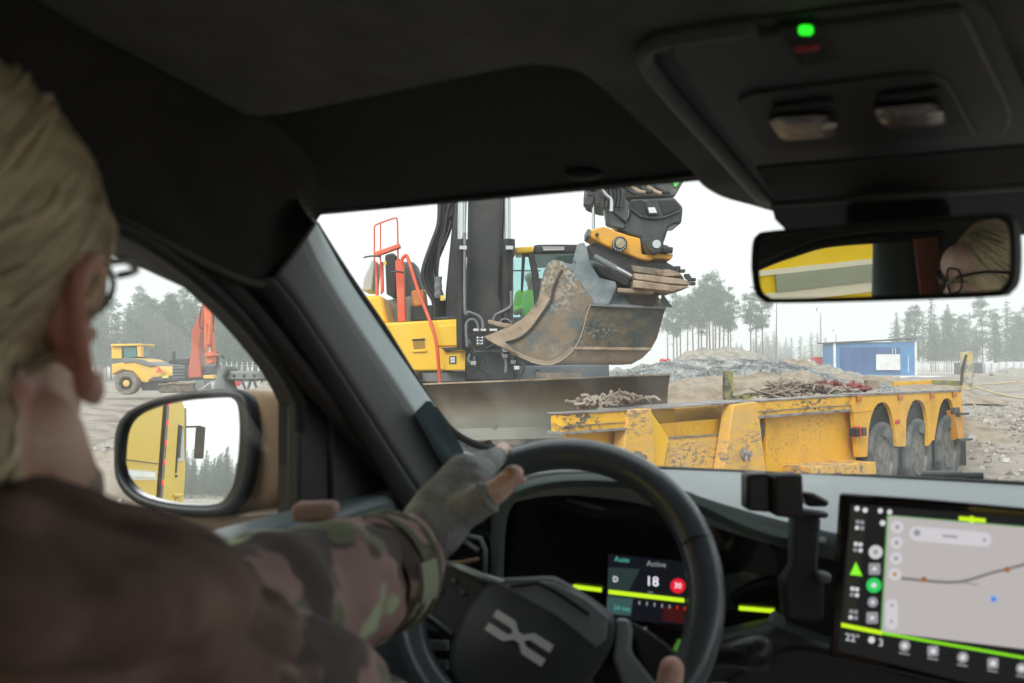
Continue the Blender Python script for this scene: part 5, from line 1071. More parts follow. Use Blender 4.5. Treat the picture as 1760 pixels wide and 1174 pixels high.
MB().prism([W(a, b, 1.16) for a, b in ((262, 884), (300, 885), (430, 880), (530, 872), (530, 930), (270, 915))], (0, .02, -.0)).build('door_skin', mat('brown_trim', (.12, .085, .055), .5), C, bevel=.005)
MB().add([msp(a, b, .002) for a, b in ringi], [tuple(range(len(ringi)))]).build('mirror_glass', M_mirror, bz, recalc=False)
# ---- interior mirror
HC = V((-.280, .402, H + .020))                         # driver's head centre
HF = V((math.sin(R_(-4)), math.cos(R_(-4)), 0)); HR = V((HF.y, -HF.x, 0))
Mi = W(1520, 445, .78)
Ei = HC + HF * .075 + HR * .035 + V((0, 0, .012)); nI = mirror_normal(Mi, Ei, 1660, 498)
def mip(a, b, d=0.0): return hit(a, b, Mi + nI * d, nI)
io = sp2([(1291, 460), (1293, 420), (1302, 403), (1330, 396), (1500, 382), (1690, 367), (1722, 368), (1740, 382), (1745, 430), (1742, 480), (1728, 502), (1700, 510), (1520, 517), (1340, 521), (1312, 517), (1297, 500)] + [(1291, 460)], 3)[:-1]
ii = sp2([(1301, 460), (1302, 425), (1309, 412), (1332, 405), (1500, 392), (1690, 377), (1718, 378), (1732, 390), (1736, 430), (1734, 475), (1722, 493), (1698, 500), (1520, 508), (1345, 513), (1318, 510), (1305, 496)] + [(1301, 460)], 3)[:-1]
R0 = [mip(a, b, .002) for a, b in ii]; R1 = [mip(a, b, .004) for a, b in io]; midI = sum(R1, V((0, 0, 0))) / len(R1)
def shI(ps, k, off): return [midI + (p - midI) * k + off for p in ps]
im = MB().loft([[mip(a, b, -.001) for a, b in ii], R0, R1, shI(R1, 1.01, -nI * .012), shI(R1, .93, -nI * .032), shI(R1, .6, -nI * .04)], True, False).build('interior_mirror', M_seal, C, smooth=50)
MB().add([mip(a, b, .0) for a, b in ii], [tuple(range(len(ii)))]).build('mirror_glass', M_mirror, im, recalc=False)
MB().tube([midI - nI * .03, ws(1540, 380, .01)], .014, 10).build('mirror_stem', M_seal, im)
# ---- overhead console
kn = (CZ + CV * .16).normalized(); kp = car(.05, .75, .205)
def oc_(a, b, d=0.0): return hit(a, b, kp - kn * d, kn)
oo = sp2([(1300, 335), (1230, 255), (1150, 165), (1105, 108), (1100, 80), (1130, 58), (1200, 46), (1400, 20), (1600, -2), (1660, -2), (1700, 20), (1740, 110), (1790, 215), (1800, 300)], 4) + [(1760, 318), (1320, 350)]
con = MB().loft([[oc_(a, b, -.03) for a, b in oo], [oc_(a, b, .0) for a, b in oo]], True, True).build('overhead_console', M_plas2, C, bevel=.004)
rimp = [oc_(a, b, .002) for a, b in sp2([(1322, 350), (1300, 330), (1230, 250), (1150, 160), (1112, 108), (1112, 84), (1140, 68), (1300, 44)], 5)]
MB().tube(rimp, [.004 + .003 * min(1, i / 4) for i in range(len(rimp))], 8).build('console_rim', mat('console_rim_grey', (.055, .065, .065), .5), con, smooth=180)
MB().tube([oc_(a, b, .001) for a, b in ((1318, 352), (1500, 340), (1790, 318))], .004, 8).build('console_rim', MATS['console_rim_grey'], con, smooth=180)
poly('console_recess', [oc_(a, b, .0015) for a, b in ((1300, 290), (1760, 252), (1790, 300), (1765, 312), (1330, 342))], kn * .002, mat('maroon_black', (.008, .006, .006), .8), con)
poly('console_panel', [oc_(a, b, .004) for a, b in sp2([(1150, 95), (1180, 75), (1400, 50), (1620, 20), (1660, 30), (1700, 110), (1740, 200), (1720, 240)], 3) + [(1340, 282), (1300, 284), (1230, 210)]], kn * .006, M_plas2, con, .003)
poly('lamp_panel', [oc_(a, b, .007) for a, b in ((1268, 175), (1290, 162), (1560, 130), (1600, 130), (1630, 145), (1680, 235), (1320, 262), (1300, 250))], kn * .004, mat('lamp_panel_black', (.014, .014, .014), .55), con, .003)
sw = poly('indicator_module', [oc_(a, b, .007) for a, b in ((1333, 52), (1402, 44), (1442, 105), (1372, 118))], kn * .004, M_seal, con, .002)
poly('green_light', [oc_(a, b, .009) for a, b in rrect(1373, 46, 1397, 60, 6)], kn * .001, emis('led_green', (.02, 1, .02), 1.6), sw)
rt_ = MB(); rdir = (oc_(1400, 84, .009) - oc_(1372, 86, .009)).normalized(); rup = kn.cross(rdir).normalized(); rup = rup if rup.z > 0 or rup.dot(CV) < 0 else -rup
text_mb('OFF', oc_(1388, 85, .0095), rdir, -rup if rup.dot(CV) > 0 else rup, .0065, V((0, 0, 0))).build('red_text', emis('led_red_dim', (.35, .01, .01), .35), sw)
M_lens = mat('lamp_lens', (.15, .125, .12), .1, bump=.3, bscale=250, coat=.4)
for q in ([(1320, 208), (1330, 200), (1400, 195), (1422, 197), (1434, 212), (1436, 230), (1428, 238), (1360, 243), (1340, 240)], [(1500, 192), (1505, 184), (1560, 178), (1600, 175), (1615, 180), (1625, 200), (1622, 214), (1600, 219), (1530, 223), (1515, 216)]):
    cq = (sum(a for a, b in q) / len(q), sum(b for a, b in q) / len(q))
    MB().loft([[oc_(a, b, .008) for a, b in q], [oc_(cq[0] + (a - cq[0]) * .93, cq[1] + (b - cq[1]) * .88, .014) for a, b in q], [oc_(cq[0] + (a - cq[0]) * .5, cq[1] + (b - cq[1]) * .5, .016) for a, b in q]], True, True).build('reading_lamp', M_lens, con, smooth=60)
    MB().ell(oc_(cq[0] + 38, cq[1] - 2, .0145), (.007, .006, .002)).build('lamp_bulb', mat('bulb_grey', (.6, .6, .52), .2), con, smooth=180)
    poly('lamp_switch', [oc_(cq[0] + a, cq[1] + b, .011) for a, b in ((-58, -32), (44, -44), (52, -34), (-52, -22))], kn * .003, M_seal, con, .001)
# ---- dashboard
D1 = [(700, 752), (760, 764), (800, 778), (860, 792), (960, 800), (1060, 806), (1130, 808), (1300, 814), (1500, 822), (1760, 836), (2000, 850)]
D2 = [(700, 860), (760, 850), (800, 842), (860, 830), (960, 812), (1060, 818), (1130, 832), (1300, 885), (1500, 930), (1760, 960), (2000, 990)]
rows = []
for (a, b), (c, d) in zip(sp2(D1, 3), sp2(D2, 3)):
    p = cv(a, b, 1.45); q = cv(c, d, 1.14); q2 = q + V((0, 0, -.03)) - CV * .01
    rows.append([p + V((0, 0, -.08)) + CV * .05, p, p.lerp(q, .3) + V((0, 0, .004)), p.lerp(q, .7) + V((0, 0, .004)), q, q2])
MB().loft(rows, closed=False).build('dashboard', M_dash, C, smooth=60, solid=.004)
MB().tube([cv(a, b, 1.455) for a, b in sp2([(1040, 803), (1130, 807), (1300, 815), (1380, 820), (1500, 822), (1760, 834), (1950, 844)], 3)], .006, 8).build('windscreen_base_seal', M_seal, C, smooth=180)
# hood beyond the glass
hd = []
for t in range(15):
    u = -.75 + 1.7 * t / 14; f = 1 - (2 * t / 14 - 1) ** 4 * .03
    hd.append([car(u, 1.55, -.20), car(u, 1.9, -.235 * f - .035 * (1 - f)), car(u, 2.3, -.29), car(u, 2.6, -.40), car(u, 2.68, -.60)])
MB().loft(hd, closed=False).build('bonnet', M_beige, C, smooth=180, solid=.004)
for k, (a, b) in enumerate((((1140, 812), (1380, 819)), ((1640, 818), (1690, 818)))): MB().tube([cv(*a, 1.55), cv(*b, 1.55)], .006, 6).build('wiper', M_seal, C)
poly('wiper_cap', [cv(a, b, 1.53) for a, b in rrect(1585, 812, 1660, 826, 5)], CV * .03, M_plas2, C, .003)
# dash front: panel below, instrument glass, cowl hood
def dv(a, b, v=1.16): return cv(a, b, v)
poly('dash_front', [dv(a, b, 1.2) for a, b in ((690, 850), (860, 835), (960, 826), (1060, 828), (1130, 842), (1260, 895), (1340, 925), (1500, 940), (1900, 990), (1950, 1500), (690, 1500))], CV * .02, M_plas, C)
cl = sp2([(868, 1140), (868, 990), (872, 900), (884, 862), (915, 842), (970, 836), (1060, 836), (1120, 846), (1190, 872), (1260, 905), (1322, 935), (1336, 985), (1334, 1090), (1326, 1150)], 3)
ic = poly('instrument_display', [dv(a, b, 1.17) for a, b in cl], CV * .02, M_gloss, C)
co = sp2([(846, 1140), (844, 990), (846, 900), (852, 862), (890, 834), (960, 818), (1060, 818), (1130, 830), (1205, 856), (1280, 892), (1345, 912), (1420, 926)], 4)
ci = sp2([(864, 1140), (864, 992), (868, 906), (880, 868), (908, 848), (968, 836), (1055, 836), (1122, 846), (1190, 874), (1262, 908), (1330, 932), (1420, 942)], 4)
MB().loft([[dv(a, b, 1.165), dv(a, b, 1.13), dv((a + c) / 2, (b + d) / 2, 1.125), dv(c, d, 1.13), dv(c, d, 1.17)] for (a, b), (c, d) in zip(co, ci)], closed=False).build('instrument_hood', M_cowl, C, smooth=60, solid=.003)
poly('cowl_side', [dv(a, b, 1.15) for a, b in ((1330, 930), (1345, 915), (1450, 935), (1440, 1180), (1318, 1180), (1340, 1040))], CV * .03, M_plas2, C, .004)
poly('lower_fascia', [dv(a, b, 1.10) for a, b in ((1210, 1100), (1330, 1075), (1420, 1110), (1700, 1170), (1700, 1300), (1200, 1300))], CV * .05, mat('fascia_grey', (.055, .065, .065), .5), C, .01)
MB().tube([dv(a, b, 1.098) for a, b in sp2([(1250, 1174), (1340, 1120), (1420, 1120), (1560, 1160), (1700, 1180)], 4)], .003, 6).build('fascia_seam', M_seal, C)
# green bars and readouts on the instrument glass
M_lime = emis('led_lime', (.62, .95, .02), 1.0)
def ip(a, b, d=0.0): return dv(a, b, 1.168 - d)
def bar2(name, x0, y0, x1, y1, h, m, par, f, dep=.001):
    return MB().prism([f(x0, y0 - h / 2), f(x1, y1 - h / 2), f(x1, y1 + h / 2), f(x0, y0 + h / 2)], -CV * dep).build(name, m, par)
for x0, y0, x1, y1 in ((985, 1008, 1034, 1014), (1046, 1017, 1176, 1032), (1270, 1045, 1331, 1050)): bar2('light_bar', x0, y0, x1, y1, 7, M_lime, ic, lambda a, b: ip(a, b, .003))
poly('centre_screen', [ip(a, b, .0006) for a, b in ((1046, 952), (1180, 966), (1180, 1075), (1042, 1062))], -CV * .0005, emis('screen_dark_blue', (.006, .007, .011), 1), ic)
poly('screen_glow', [ip(a, b, .0014) for a, b in ((1046, 975), (1100, 978), (1080, 1016), (1044, 1012))], -CV * .0004, emis('screen_teal_dim', (.03, .05, .05), .8), ic)
poly('screen_glow', [ip(a, b, .0014) for a, b in ((1044, 1024), (1088, 1029), (1084, 1058), (1042, 1055))], -CV * .0004, emis('screen_teal', (.05, .11, .105), .8), ic)
poly('red_zone', [ip(a, b, .0014) for a, b in ((1140, 1042), (1176, 1045), (1176, 1072), (1138, 1066))], -CV * .0004, emis('screen_red_dim', (.06, .008, .008), .8), ic)
IX = (ip(1175, 1000) - ip(1060, 990)).normalized(); IY = CZ
def itx(s, a, b, hpx, m, par=None): text_mb(s, ip(a, b, .0022), IX, IY, hpx / F * (ip(a, b).y), V((0, 0, 0))).build('readout', m, par or ic)
M_wtx = emis('text_white', (.9, .9, 1), 1.25); M_wtd = emis('text_grey', (.3, .32, .34), 1); M_ttl = emis('text_teal', (.1, .45, .4), 1)
itx('18', 1121, 1000, 16, M_wtx); itx('Auto', 1069, 962, 9, M_ttl); itx('Active', 1128, 970, 9, M_wtd); itx('D', 1058, 996, 9, M_wtx); itx('km', 1118, 1018, 5, M_wtd)
itx('24 km', 1069, 1046, 8, M_ttl)
ls = poly('speed_limit_sign', [ip(1165 + (a - 1165) * 1, b, .002) for a, b in circ(1165, 1007, 13)], -CV * .0004, emis('sign_red', (.75, .015, .03), 1), ic)
text_mb('30', ip(1165, 1007, .0032), IX, IY, 9 / F * ip(1165, 1007).y, V((0, 0, 0))).build('limit_number', M_wtx, ls)
for k in range(7): bar2('scale_mark', 1098 + k * 13, 1036 + k * 1.6, 1100 + k * 13, 1036 + k * 1.6, 6, M_wtd if k < 5 else emis('mark_red', (.7, .02, .02), 1), ic, lambda a, b: ip(a, b, .002))
for a, b in ((1108, 1082),): poly('dot', [ip(x, y, .002) for x, y in circ(a, b, 2.5, 8)], -CV * .0004, M_wtx, ic)
# air vent and switch panel left of the wheel
poly('air_vent', [dv(a, b, 1.13) for a, b in ((760, 895), (830, 890), (848, 930), (850, 990), (800, 990), (730, 990))], CV * .02, M_gloss, C, .003)
MB().tube([dv(a, b, 1.12) for a, b in ((800, 920), (826, 926), (834, 945), (834, 985))], .004, 6).build('vent_frame', M_trim, C, smooth=180)
MB().tube([dv(a, b, 1.115) for a, b in ((768, 968), (795, 966), (823, 960))], .003, 6).build('vent_accent', mat('copper_trim', (.55, .36, .2), .35, .5), C)
MB().tube([dv(a, b, 1.12) for a, b in ((800, 930), (822, 946))], .004, 6).build('vent_frame', M_silver, C)
for k in range(3): poly('switch_row', [dv(a, b, 1.12) for a, b in ((690, 1062 + k * 34), (770, 1068 + k * 34), (770, 1086 + k * 34), (688, 1082 + k * 34))], CV * .01, M_trim if k == 1 else M_cowl, C, .003)
poly('knee_panel', [dv(a, b, 1.125) for a, b in ((560, 990), (800, 990), (800, 1300), (560, 1300))], CV * .01, M_plas, C)
# ---- centre screen
sTL = W(1441, 846, .97); SR = V((math.sin(R_(90 + 33)), math.cos(R_(90 + 33)), 0)).normalized(); SD = (V((0, 0, -1)) + CV * -.12).normalized(); SN = SR.cross(SD).normalized()
if SN.dot(CAMP - sTL) < 0: SN = -SN
def sp_(a, b, d=0.0): return hit(a, b, sTL + SN * d, SN)
so_ = [(1441, 846), (1600, 858), (1800, 876), (1990, 894), (1960, 1290), (1700, 1196), (1560, 1162), (1424, 1132)]
cs = poly('centre_display', [sp_(a, b) for a, b in so_], -SN * .02, M_gloss, C, .004)
poly('display_panel', [sp_(a, b, .0008) for a, b in ((1462, 866), (1900, 900), (1890, 1230), (1440, 1118))], -SN * .0005, emis('display_black', (.012, .013, .013), 1), cs)
poly('side_strip', [sp_(a, b, .0016) for a, b in ((1462, 868), (1490, 870), (1470, 1070), (1450, 1066))], -SN * .0005, emis('strip_dark', (.02, .022, .016), 1), cs)
mapq = [(1527, 886), (1900, 916), (1895, 1132), (1514, 1086)]
mp_ = poly('map_view', [sp_(a, b, .0022) for a, b in mapq], -SN * .0005, emis('map_pale', (.49, .455, .45), 1.0), cs)
e_ = .0035
def sl_(name, x0, y0, x1, y1, h, m, par=cs, d=e_): return MB().prism([sp_(x0, y0 - h / 2, d), sp_(x1, y1 - h / 2, d), sp_(x1, y1 + h / 2, d), sp_(x0, y0 + h / 2, d)], -SN * .0003).build(name, m, par)
def sb(name, pts, m, par=cs, d=e_): return poly(name, [sp_(a, b, d) for a, b in pts], -SN * .0003, m, par)
sl_('green_border', 1446, 1074, 1516, 1088, 7, M_lime); sl_('green_border', 1516, 1088, 1900, 1155, 5, emis('led_green2', (.25, .75, .02), 1)); MB().prism([sp_(a, b, e_) for a, b in ((1524, 887), (1527, 885), (1516, 1088), (1513, 1088))], -SN * .0003).build('green_edge', emis('edge_green', (.2, .5, .15), .7), cs)
sl_('green_edge', 1527, 886, 1800, 909, 2, MATS['edge_green'])
M_ui = emis('ui_white', (.72, .72, .74), 1); M_uid = emis('ui_grey', (.30, .30, .32), 1); M_road = emis('map_road', (.19, .175, .17), 1); M_uib = emis('ui_pill', (.62, .60, .63), 1)
sb('search_bar', [(a, b + (a - 1565) * .085) for a, b in rrect(1563, 904, 1704, 929, 12)], M_uib)
sb('search_pin', circ(1576, 916, 6), M_uid, d=.0042); sl_('search_text', 1620, 921, 1646, 923, 4, M_uid, d=.0042); sb('search_pin', circ(1692, 928, 3), M_uid, d=.0042)
for k, (a, b) in enumerate(((1542, 906), (1541, 933), (1540, 960), (1538, 987))):
    sb('map_button', circ(a, b, 11), M_uib); sb('button_glyph', circ(a, b, 4, 6), M_uid if k < 3 else emis('glyph_orange', (.5, .25, .05), 1), d=.0042)
sb('zoom_control', rrect(1522, 1030, 1543, 1082, 10), M_uib); sb('button_glyph', circ(1533, 1041, 3, 6), M_uid, d=.0042); sb('button_glyph', circ(1532, 1068, 3, 6), M_uid, d=.0042)
rd = sp2([(1549, 994), (1580, 997), (1632, 1001), (1665, 997), (1700, 986), (1731, 978), (1780, 966), (1850, 955)], 4)
for (a, b), (c, d) in zip(rd, rd[1:]): pass
MB().loft([[sp_(a, b - 2.5, e_), sp_(a, b + 2.5, e_)] for a, b in rd], closed=False).build('map_road', M_road, cs)
sl_('map_side_road', 1655, 1001, 1682, 1006, 2.5, emis('map_road2', (.3, .28, .275), 1))
for a, b in ((1588, 996), (1731, 979)): sb('map_marker', circ(a, b, 5), emis('marker_brown', (.33, .13, .05), 1), d=.0042)
sb('position_glow', circ(1708, 1030, 9), emis('halo', (.42, .45, .55), 1)); sb('position_dot', circ(1708, 1030, 4.5), emis('pos_blue', (.05, .25, .75), 1), d=.0042)
sl_('top_indicator', 1648, 891, 1694, 895, 7, M_lime, d=.0045); sb('top_indicator', circ(1670, 893, 6), M_lime, d=.005)
for k, (a, b) in enumerate(((1478, 902), (1475, 940), (1471, 980), (1469, 1017), (1467, 1056))):
    if k == 2: sb('warning_icon', [(1471, 966), (1482, 990), (1461, 988)], emis('icon_green', (.25, .9, .03), 1.1))
    else:
        for dx, dy in ((-4, -5), (4, -4), (-5, 5), (4, 6)): sb('menu_icon', rrect(a + dx - 3.2, b + dy - 3.2, a + dx + 3.2, b + dy + 3.2, 1), M_ui if (dx + k) % 2 else M_uid)
for k, (a, b, r) in enumerate(((1505, 949, 12), (1503, 978, 10), (1502, 1006, 13), (1500, 1035, 9), (1499, 1062, 10))):
    m_ = (M_uib, M_uid, emis('phone_green', (.03, .62, .12), 1), M_uid, M_uid)[k]
    sb('app_icon', circ(a, b, r) if k in (0, 2, 3) else rrect(a - r, b - r, a + r, b + r, 3), m_)
    sb('app_glyph', circ(a, b, r * .4, 5), M_ui if k else M_uid, d=.0042)
def stx(s, a, b, hpx, m): text_mb(s, sp_(a, b, .0045), SR, -SD, hpx / F * sp_(a, b).y, V((0, 0, 0))).build('readout', m, cs)
stx("22°", 1465, 1097, 12, M_ui); stx('3', 1514, 1105, 12, M_ui); sb('fan_icon', circ(1498, 1100, 6, 7), M_ui)
for a, b in ((1473, 874), (1487, 877), (1513, 878), (1529, 880)): sb('status_icon', circ(a, b, 4.5, 8), M_ui)
sb('status_icon', circ(1517, 899, 5, 8), M_ui)
for k, (a, b) in enumerate(((1555, 1113), (1604, 1122), (1655, 1133), (1707, 1143), (1756, 1152))):
    ic_ = sb('climate_icon', circ(a, b - 3, 10, 10) if k % 2 == 0 else rrect(a - 10, b - 12, a + 9, b + 6, 3), M_uid); sb('climate_glyph', circ(a, b - 3, 5, 6), M_ui, d=.0042); sl_('icon_underline', a - 10, b + 9, a + 8, b + 12, 2.5, M_uid)
# ---- steering wheel
tl_ = R_(31); SX0 = CU.copy(); SZn = (-CV * math.cos(tl_) + CZ * math.sin(tl_)).normalized(); SY0 = SZn.cross(SX0).normalized()
if SY0.z < 0: SY0 = -SY0
SWc = W(946, 1020, .955); an = R_(-24); SX = SX0 * math.cos(an) + SY0 * math.sin(an); SY = -SX0 * math.sin(an) + SY0 * math.cos(an)
RW = .170; n = 72; rings = []
for k in range(n + 1):
    a = 2 * math.pi * k / n; d = SX * math.cos(a) + SY * math.sin(a); flat = 1 - .08 * max(0, -math.sin(a)) ** 6
    c = SWc + d * RW * flat; rings.append([c + (d * math.cos(t) * .0195 + SZn * math.sin(t) * .0165) for t in [2 * math.pi * j / 16 for j in range(16)]])
M_leather = mat('leather_rim', (.085, .10, .115), .3, coat=.35, bump=.05, bscale=600)
swl = MB().loft(rings, True, False).build('steering_wheel', M_leather, C, smooth=180)
for a in (R_(48), R_(160), R_(-28), R_(-150)):
    d = SX * math.cos(a) + SY * math.sin(a); c = SWc + d * RW; tg = SZn.cross(d)
    MB().lathe(c, tg, [(.0185, -.0008), (.0185, .0008)], 18).build('rim_seam', M_seal, swl)
def wp(a, b, d=0.0): return hit(a, b, SWc + SZn * d, SZn)
pad = sp2([(795, 1058), (806, 1040), (835, 1005), (862, 994), (900, 992), (945, 990), (965, 996), (1008, 1022), (1042, 1046), (1056, 1062), (1058, 1085), (1045, 1125), (1005, 1185), (960, 1240), (880, 1240), (800, 1190), (776, 1150), (775, 1110)], 3)
pc = (915, 1110)
pd = MB().loft([[wp(a, b, -.03) for a, b in pad], [wp(a, b, .0) for a, b in pad], [wp(pc[0] + (a - pc[0]) * .93, pc[1] + (b - pc[1]) * .93, .008) for a, b in pad]], True, True).build('airbag_pad', mat('pad_grey', (.06, .07, .075), .5, bump=.08, bscale=500), swl, smooth=50)
poly('pad_cap', [wp(a, b, .0095) for a, b in ((855, 1004), (930, 998), (952, 1000), (1010, 1030), (1046, 1060), (1042, 1098), (1024, 1114), (960, 1062), (868, 1010))], -SZn * .004, mat('cap_grey', (.22, .255, .265), .4, bump=.05, bscale=500), pd, .002)
MB().tube([wp(a, b, .011) for a, b in ((878, 1008), (925, 1002), (960, 1020), (1012, 1056))], .0022, 6).build('cap_groove', M_seal, pd)
# emblem: two chunky bracket strokes back to back
e0 = wp(892, 1096, .0095); eX = (wp(945, 1130, .0095) - wp(840, 1062, .0095)); L = eX.length / 2 * .92; eX.normalize(); eY = SZn.cross(eX).normalized()
if eY.z < 0: eY = -eY
em = MB()
f_ = lambda x, y: e0 + eX * x * L + eY * y * L
for s_ in (-1, 1):
    for t_ in (-1, 1):
        em.prism([f_(s_ * x, t_ * y) for x, y in ((1, .33), (.34, .33), (.10, .13), (.10, .0), (.20, .0), (.33, .10), (1, .10))], SZn * .0025)
em.prism([f_(x, y) for x, y in ((-.105, .13), (.105, .13), (.105, -.13), (-.105, -.13))], SZn * .0027)
em.build('emblem', mat('emblem_white', (.9, .93, .93), .45), pd)
# spokes
poly('left_spoke', [wp(a, b, -.004) for a, b in ((700, 985), (770, 965), (868, 1000), (800, 1110), (770, 1095), (705, 1045))], -SZn * .015, mat('spoke_black', (.010, .010, .011), .55), swl, .004)
MB().tube([wp(a, b, .003) for a, b in ((766, 966), (800, 980), (832, 993), (866, 1001))], [.003, .0045, .0045, .003], 8).build('spoke_accent', M_silver, swl, smooth=180)
MB().tube([wp(a, b, .0) for a, b in ((706, 1036), (735, 1056), (776, 1088))], .0022, 6).build('spoke_accent', M_trim, swl, smooth=180)
for a, b in ((780, 998), (757, 1013), (795, 1018), (715, 1006), (744, 1034), (740, 992)): poly('wheel_button', [wp(x, y, -.002) for x, y in circ(a, b, 5, 8)], SZn * .001, mat('button_print', (.12, .10, .11), .6), swl)
rsp = [(1058, 1060), (1080, 1062), (1085, 1080), (1083, 1118), (1120, 1165), (1180, 1240), (1130, 1260), (1070, 1180), (1052, 1130), (1056, 1100)]
poly('right_spoke', [wp(a, b, -.002) for a, b in rsp], -SZn * .012, mat('spoke_grey', (.34, .39, .39), .35, .3), swl, .004)
poly('right_spoke_back', [wp(a, b, -.016) for a, b in ((1080, 1065), (1110, 1080), (1150, 1110), (1180, 1150), (1190, 1230), (1120, 1200))], -SZn * .01, M_plas2, swl, .003)
MB().tube([wp(a, b, -.01) for a, b in ((1160, 1118), (1166, 1108), (1169, 1100))], .0025, 6).build('paddle_mark', emis('paddle_green', (.10, .3, .04), .6), swl)
MB().tube([car(-.27, 1.12, -.50), SWc - SZn * .05 - SY * .07], .04, 16).build('steering_column', M_plas, C, smooth=60)
stk = [W(1225, 1130, 1.02), W(1262, 1124, 1.0), W(1290, 1122, .99), W(1318, 1122, .985), W(1330, 1124, .98)]
MB().tube(stk, [.012, .017, .021, .021, .011], 14).build('gear_stalk', mat('stalk_black', (.012, .013, .014), .35, col2=(.06, .07, .07), scale=120, lo=.55, hi=.7), C, smooth=60)
MB().tube([W(1326, 1060, 1.05), W(1345, 1070, 1.05)], .008, 8).build('vent_accent', M_trim, C)

# phone holder on the dash
hb = cv(1395, 1070, 1.08); ph = empty('phone_holder', hb, 'black phone holder clamped to the dashboard left of the centre display', 'phone holder')
def pbx(name, q, Y, d, m, bv=.004): return MB().prism([W(a, b, Y) for a, b in q], (0, d, 0)).build(name, m, ph, bevel=bv)
M_ph = mat('holder_black', (.012, .013, .013), .4, bump=.1, bscale=500)
pbx('clamp_jaw', [(1284, 815), (1326, 813), (1326, 882), (1284, 878)], 1.0, .03, M_ph); pbx('clamp_jaw', [(1331, 817), (1381, 815), (1383, 894), (1331, 888)], .99, .03, mat('holder_brown', (.02, .016, .015), .6))
pbx('hinge', [(1378, 846), (1400, 848), (1428, 862), (1424, 872), (1390, 872)], 1.03, .02, M_ph); pbx('hinge_bar', [(1376, 876), (1428, 882), (1424, 892), (1376, 890)], 1.02, .02, mat('holder_grey', (.05, .055, .058), .5))
pbx('arm', [(1364, 885), (1414, 888), (1408, 985), (1420, 1000), (1418, 1070), (1352, 1068), (1344, 1000), (1362, 975)], 1.03, .025, mat('holder_arm', (.028, .032, .034), .6, bump=.3, bscale=300), .006)
pbx('tension_knob', [(1406, 985), (1432, 987), (1430, 1004), (1410, 1004)], 1.02, .02, M_trim)

# ================================================================== DRIVER
M_skin = mat('skin', (.78, .54, .44), .5, col2=(.62, .37, .29), scale=22, lo=.45, hi=.75, bump=.12, bscale=160)
n = M_skin.node_tree.nodes; l = M_skin.node_tree.links; b_ = n['Principled BSDF']; src = b_.inputs['Base Color'].links[0].from_socket
vc = n.new('ShaderNodeVertexColor'); vc.layer_name = 'blush'; m9 = n.new('ShaderNodeMix'); m9.data_type = 'RGBA'; m9.inputs[7].default_value = (.50, .16, .11, 1); l.new(vc.outputs[0], m9.inputs[0]); l.new(src, m9.inputs[6]); l.new(m9.outputs[2], b_.inputs['Base Color'])
b_.inputs['Subsurface Weight'].default_value = .12
M_skin.node_tree.nodes['Principled BSDF'].inputs['Subsurface Radius'].default_value = (.01, .004, .002)
HM = Matrix((( HR.x, HF.x, 0), (HR.y, HF.y, 0), (0, 0, 1)))       # head frame: x right, y face, z up
def hp(x, y, z): return HC + HM @ V((x, y, z))
HS = .93
b = MB()
def E(x, y, z, rx, ry, rz): b.ell(hp(x * HS, y * HS, z * HS), (rx * HS, ry * HS, rz * HS), HM, 28, 18)
E(0, -.012, .038, .078, .098, .088); E(0, .02, -.03, .066, .078, .085); E(0, .045, -.075, .045, .05, .045); E(0, .06, .012, .05, .04, .03)   # cranium, face, chin, brow
E(0, .075, .055, .052, .028, .036); E(.032, .062, -.03, .024, .024, .022); E(-.032, .062, -.03, .024, .024, .022)
b.caps([hp(0, .085, .004), hp(0, .112, -.034)], [.010, .015]); E(.012, .098, -.038, .010, .012, .008); E(-.012, .098, -.038, .010, .012, .008)
E(0, .088, -.066, .022, .014, .006); E(0, .088, -.075, .020, .014, .007)
for s_ in (-1, 1):
    E(s_ * .032, .076, .004, .014, .012, .010)
    # jaw to ear
    b.caps([hp(s_ * .050, .0, -.055), hp(s_ * .040, .05, -.085)], [.026, .024])
    # ear: helix, antihelix, lobe, concha wall
    q = lambda y, z, o=.0: hp(s_ * (.074 + o), y, z)
    hel = [q(.008, .008, .0), q(.006, .022, .005), q(-.006, .031, .009), q(-.021, .028, .011), q(-.031, .018, .012), q(-.029, -.002, .012), q(-.019, -.020, .010), q(-.006, -.031, .006), q(.004, -.024, .002)]
    hel = smooth_path(hel, 4); b.tube(hel, [.0046 + .0014 * (i > len(hel) * .75) for i in range(len(hel))], 8)
    b.tube(smooth_path([q(-.006, .026, .003), q(-.018, .014, .005), q(-.015, -.004, .005), q(-.004, -.015, .003)], 4), .0032, 8)
    b.loft([[hp(s_ * (.066), y * .9 - .002, z * .85) for y, z in ((.004, .02), (-.012, .034), (-.026, .018), (-.022, -.004), (-.008, -.022), (.004, -.012))], [hp(s_ * (.074 + .002 * (y < -.01)), y, z) for y, z in ((.002, .026), (-.01, .036), (-.027, .018), (-.024, -.004), (-.008, -.024), (.001, -.014))], [hp(s_ * (.076 + .004 * (y < -.01)), y, z) for y, z in ((.002, .026), (-.01, .036), (-.027, .018), (-.024, -.004), (-.008, -.024), (.001, -.014))]], True, True)
    b.ell(q(-.020, .010, .0), (.006, .012, .024), HM); b.ell(q(.002, -.004, .004), (.004, .004, .006)); b.ell(q(-.004, -.030, .009), (.004, .008, .009))
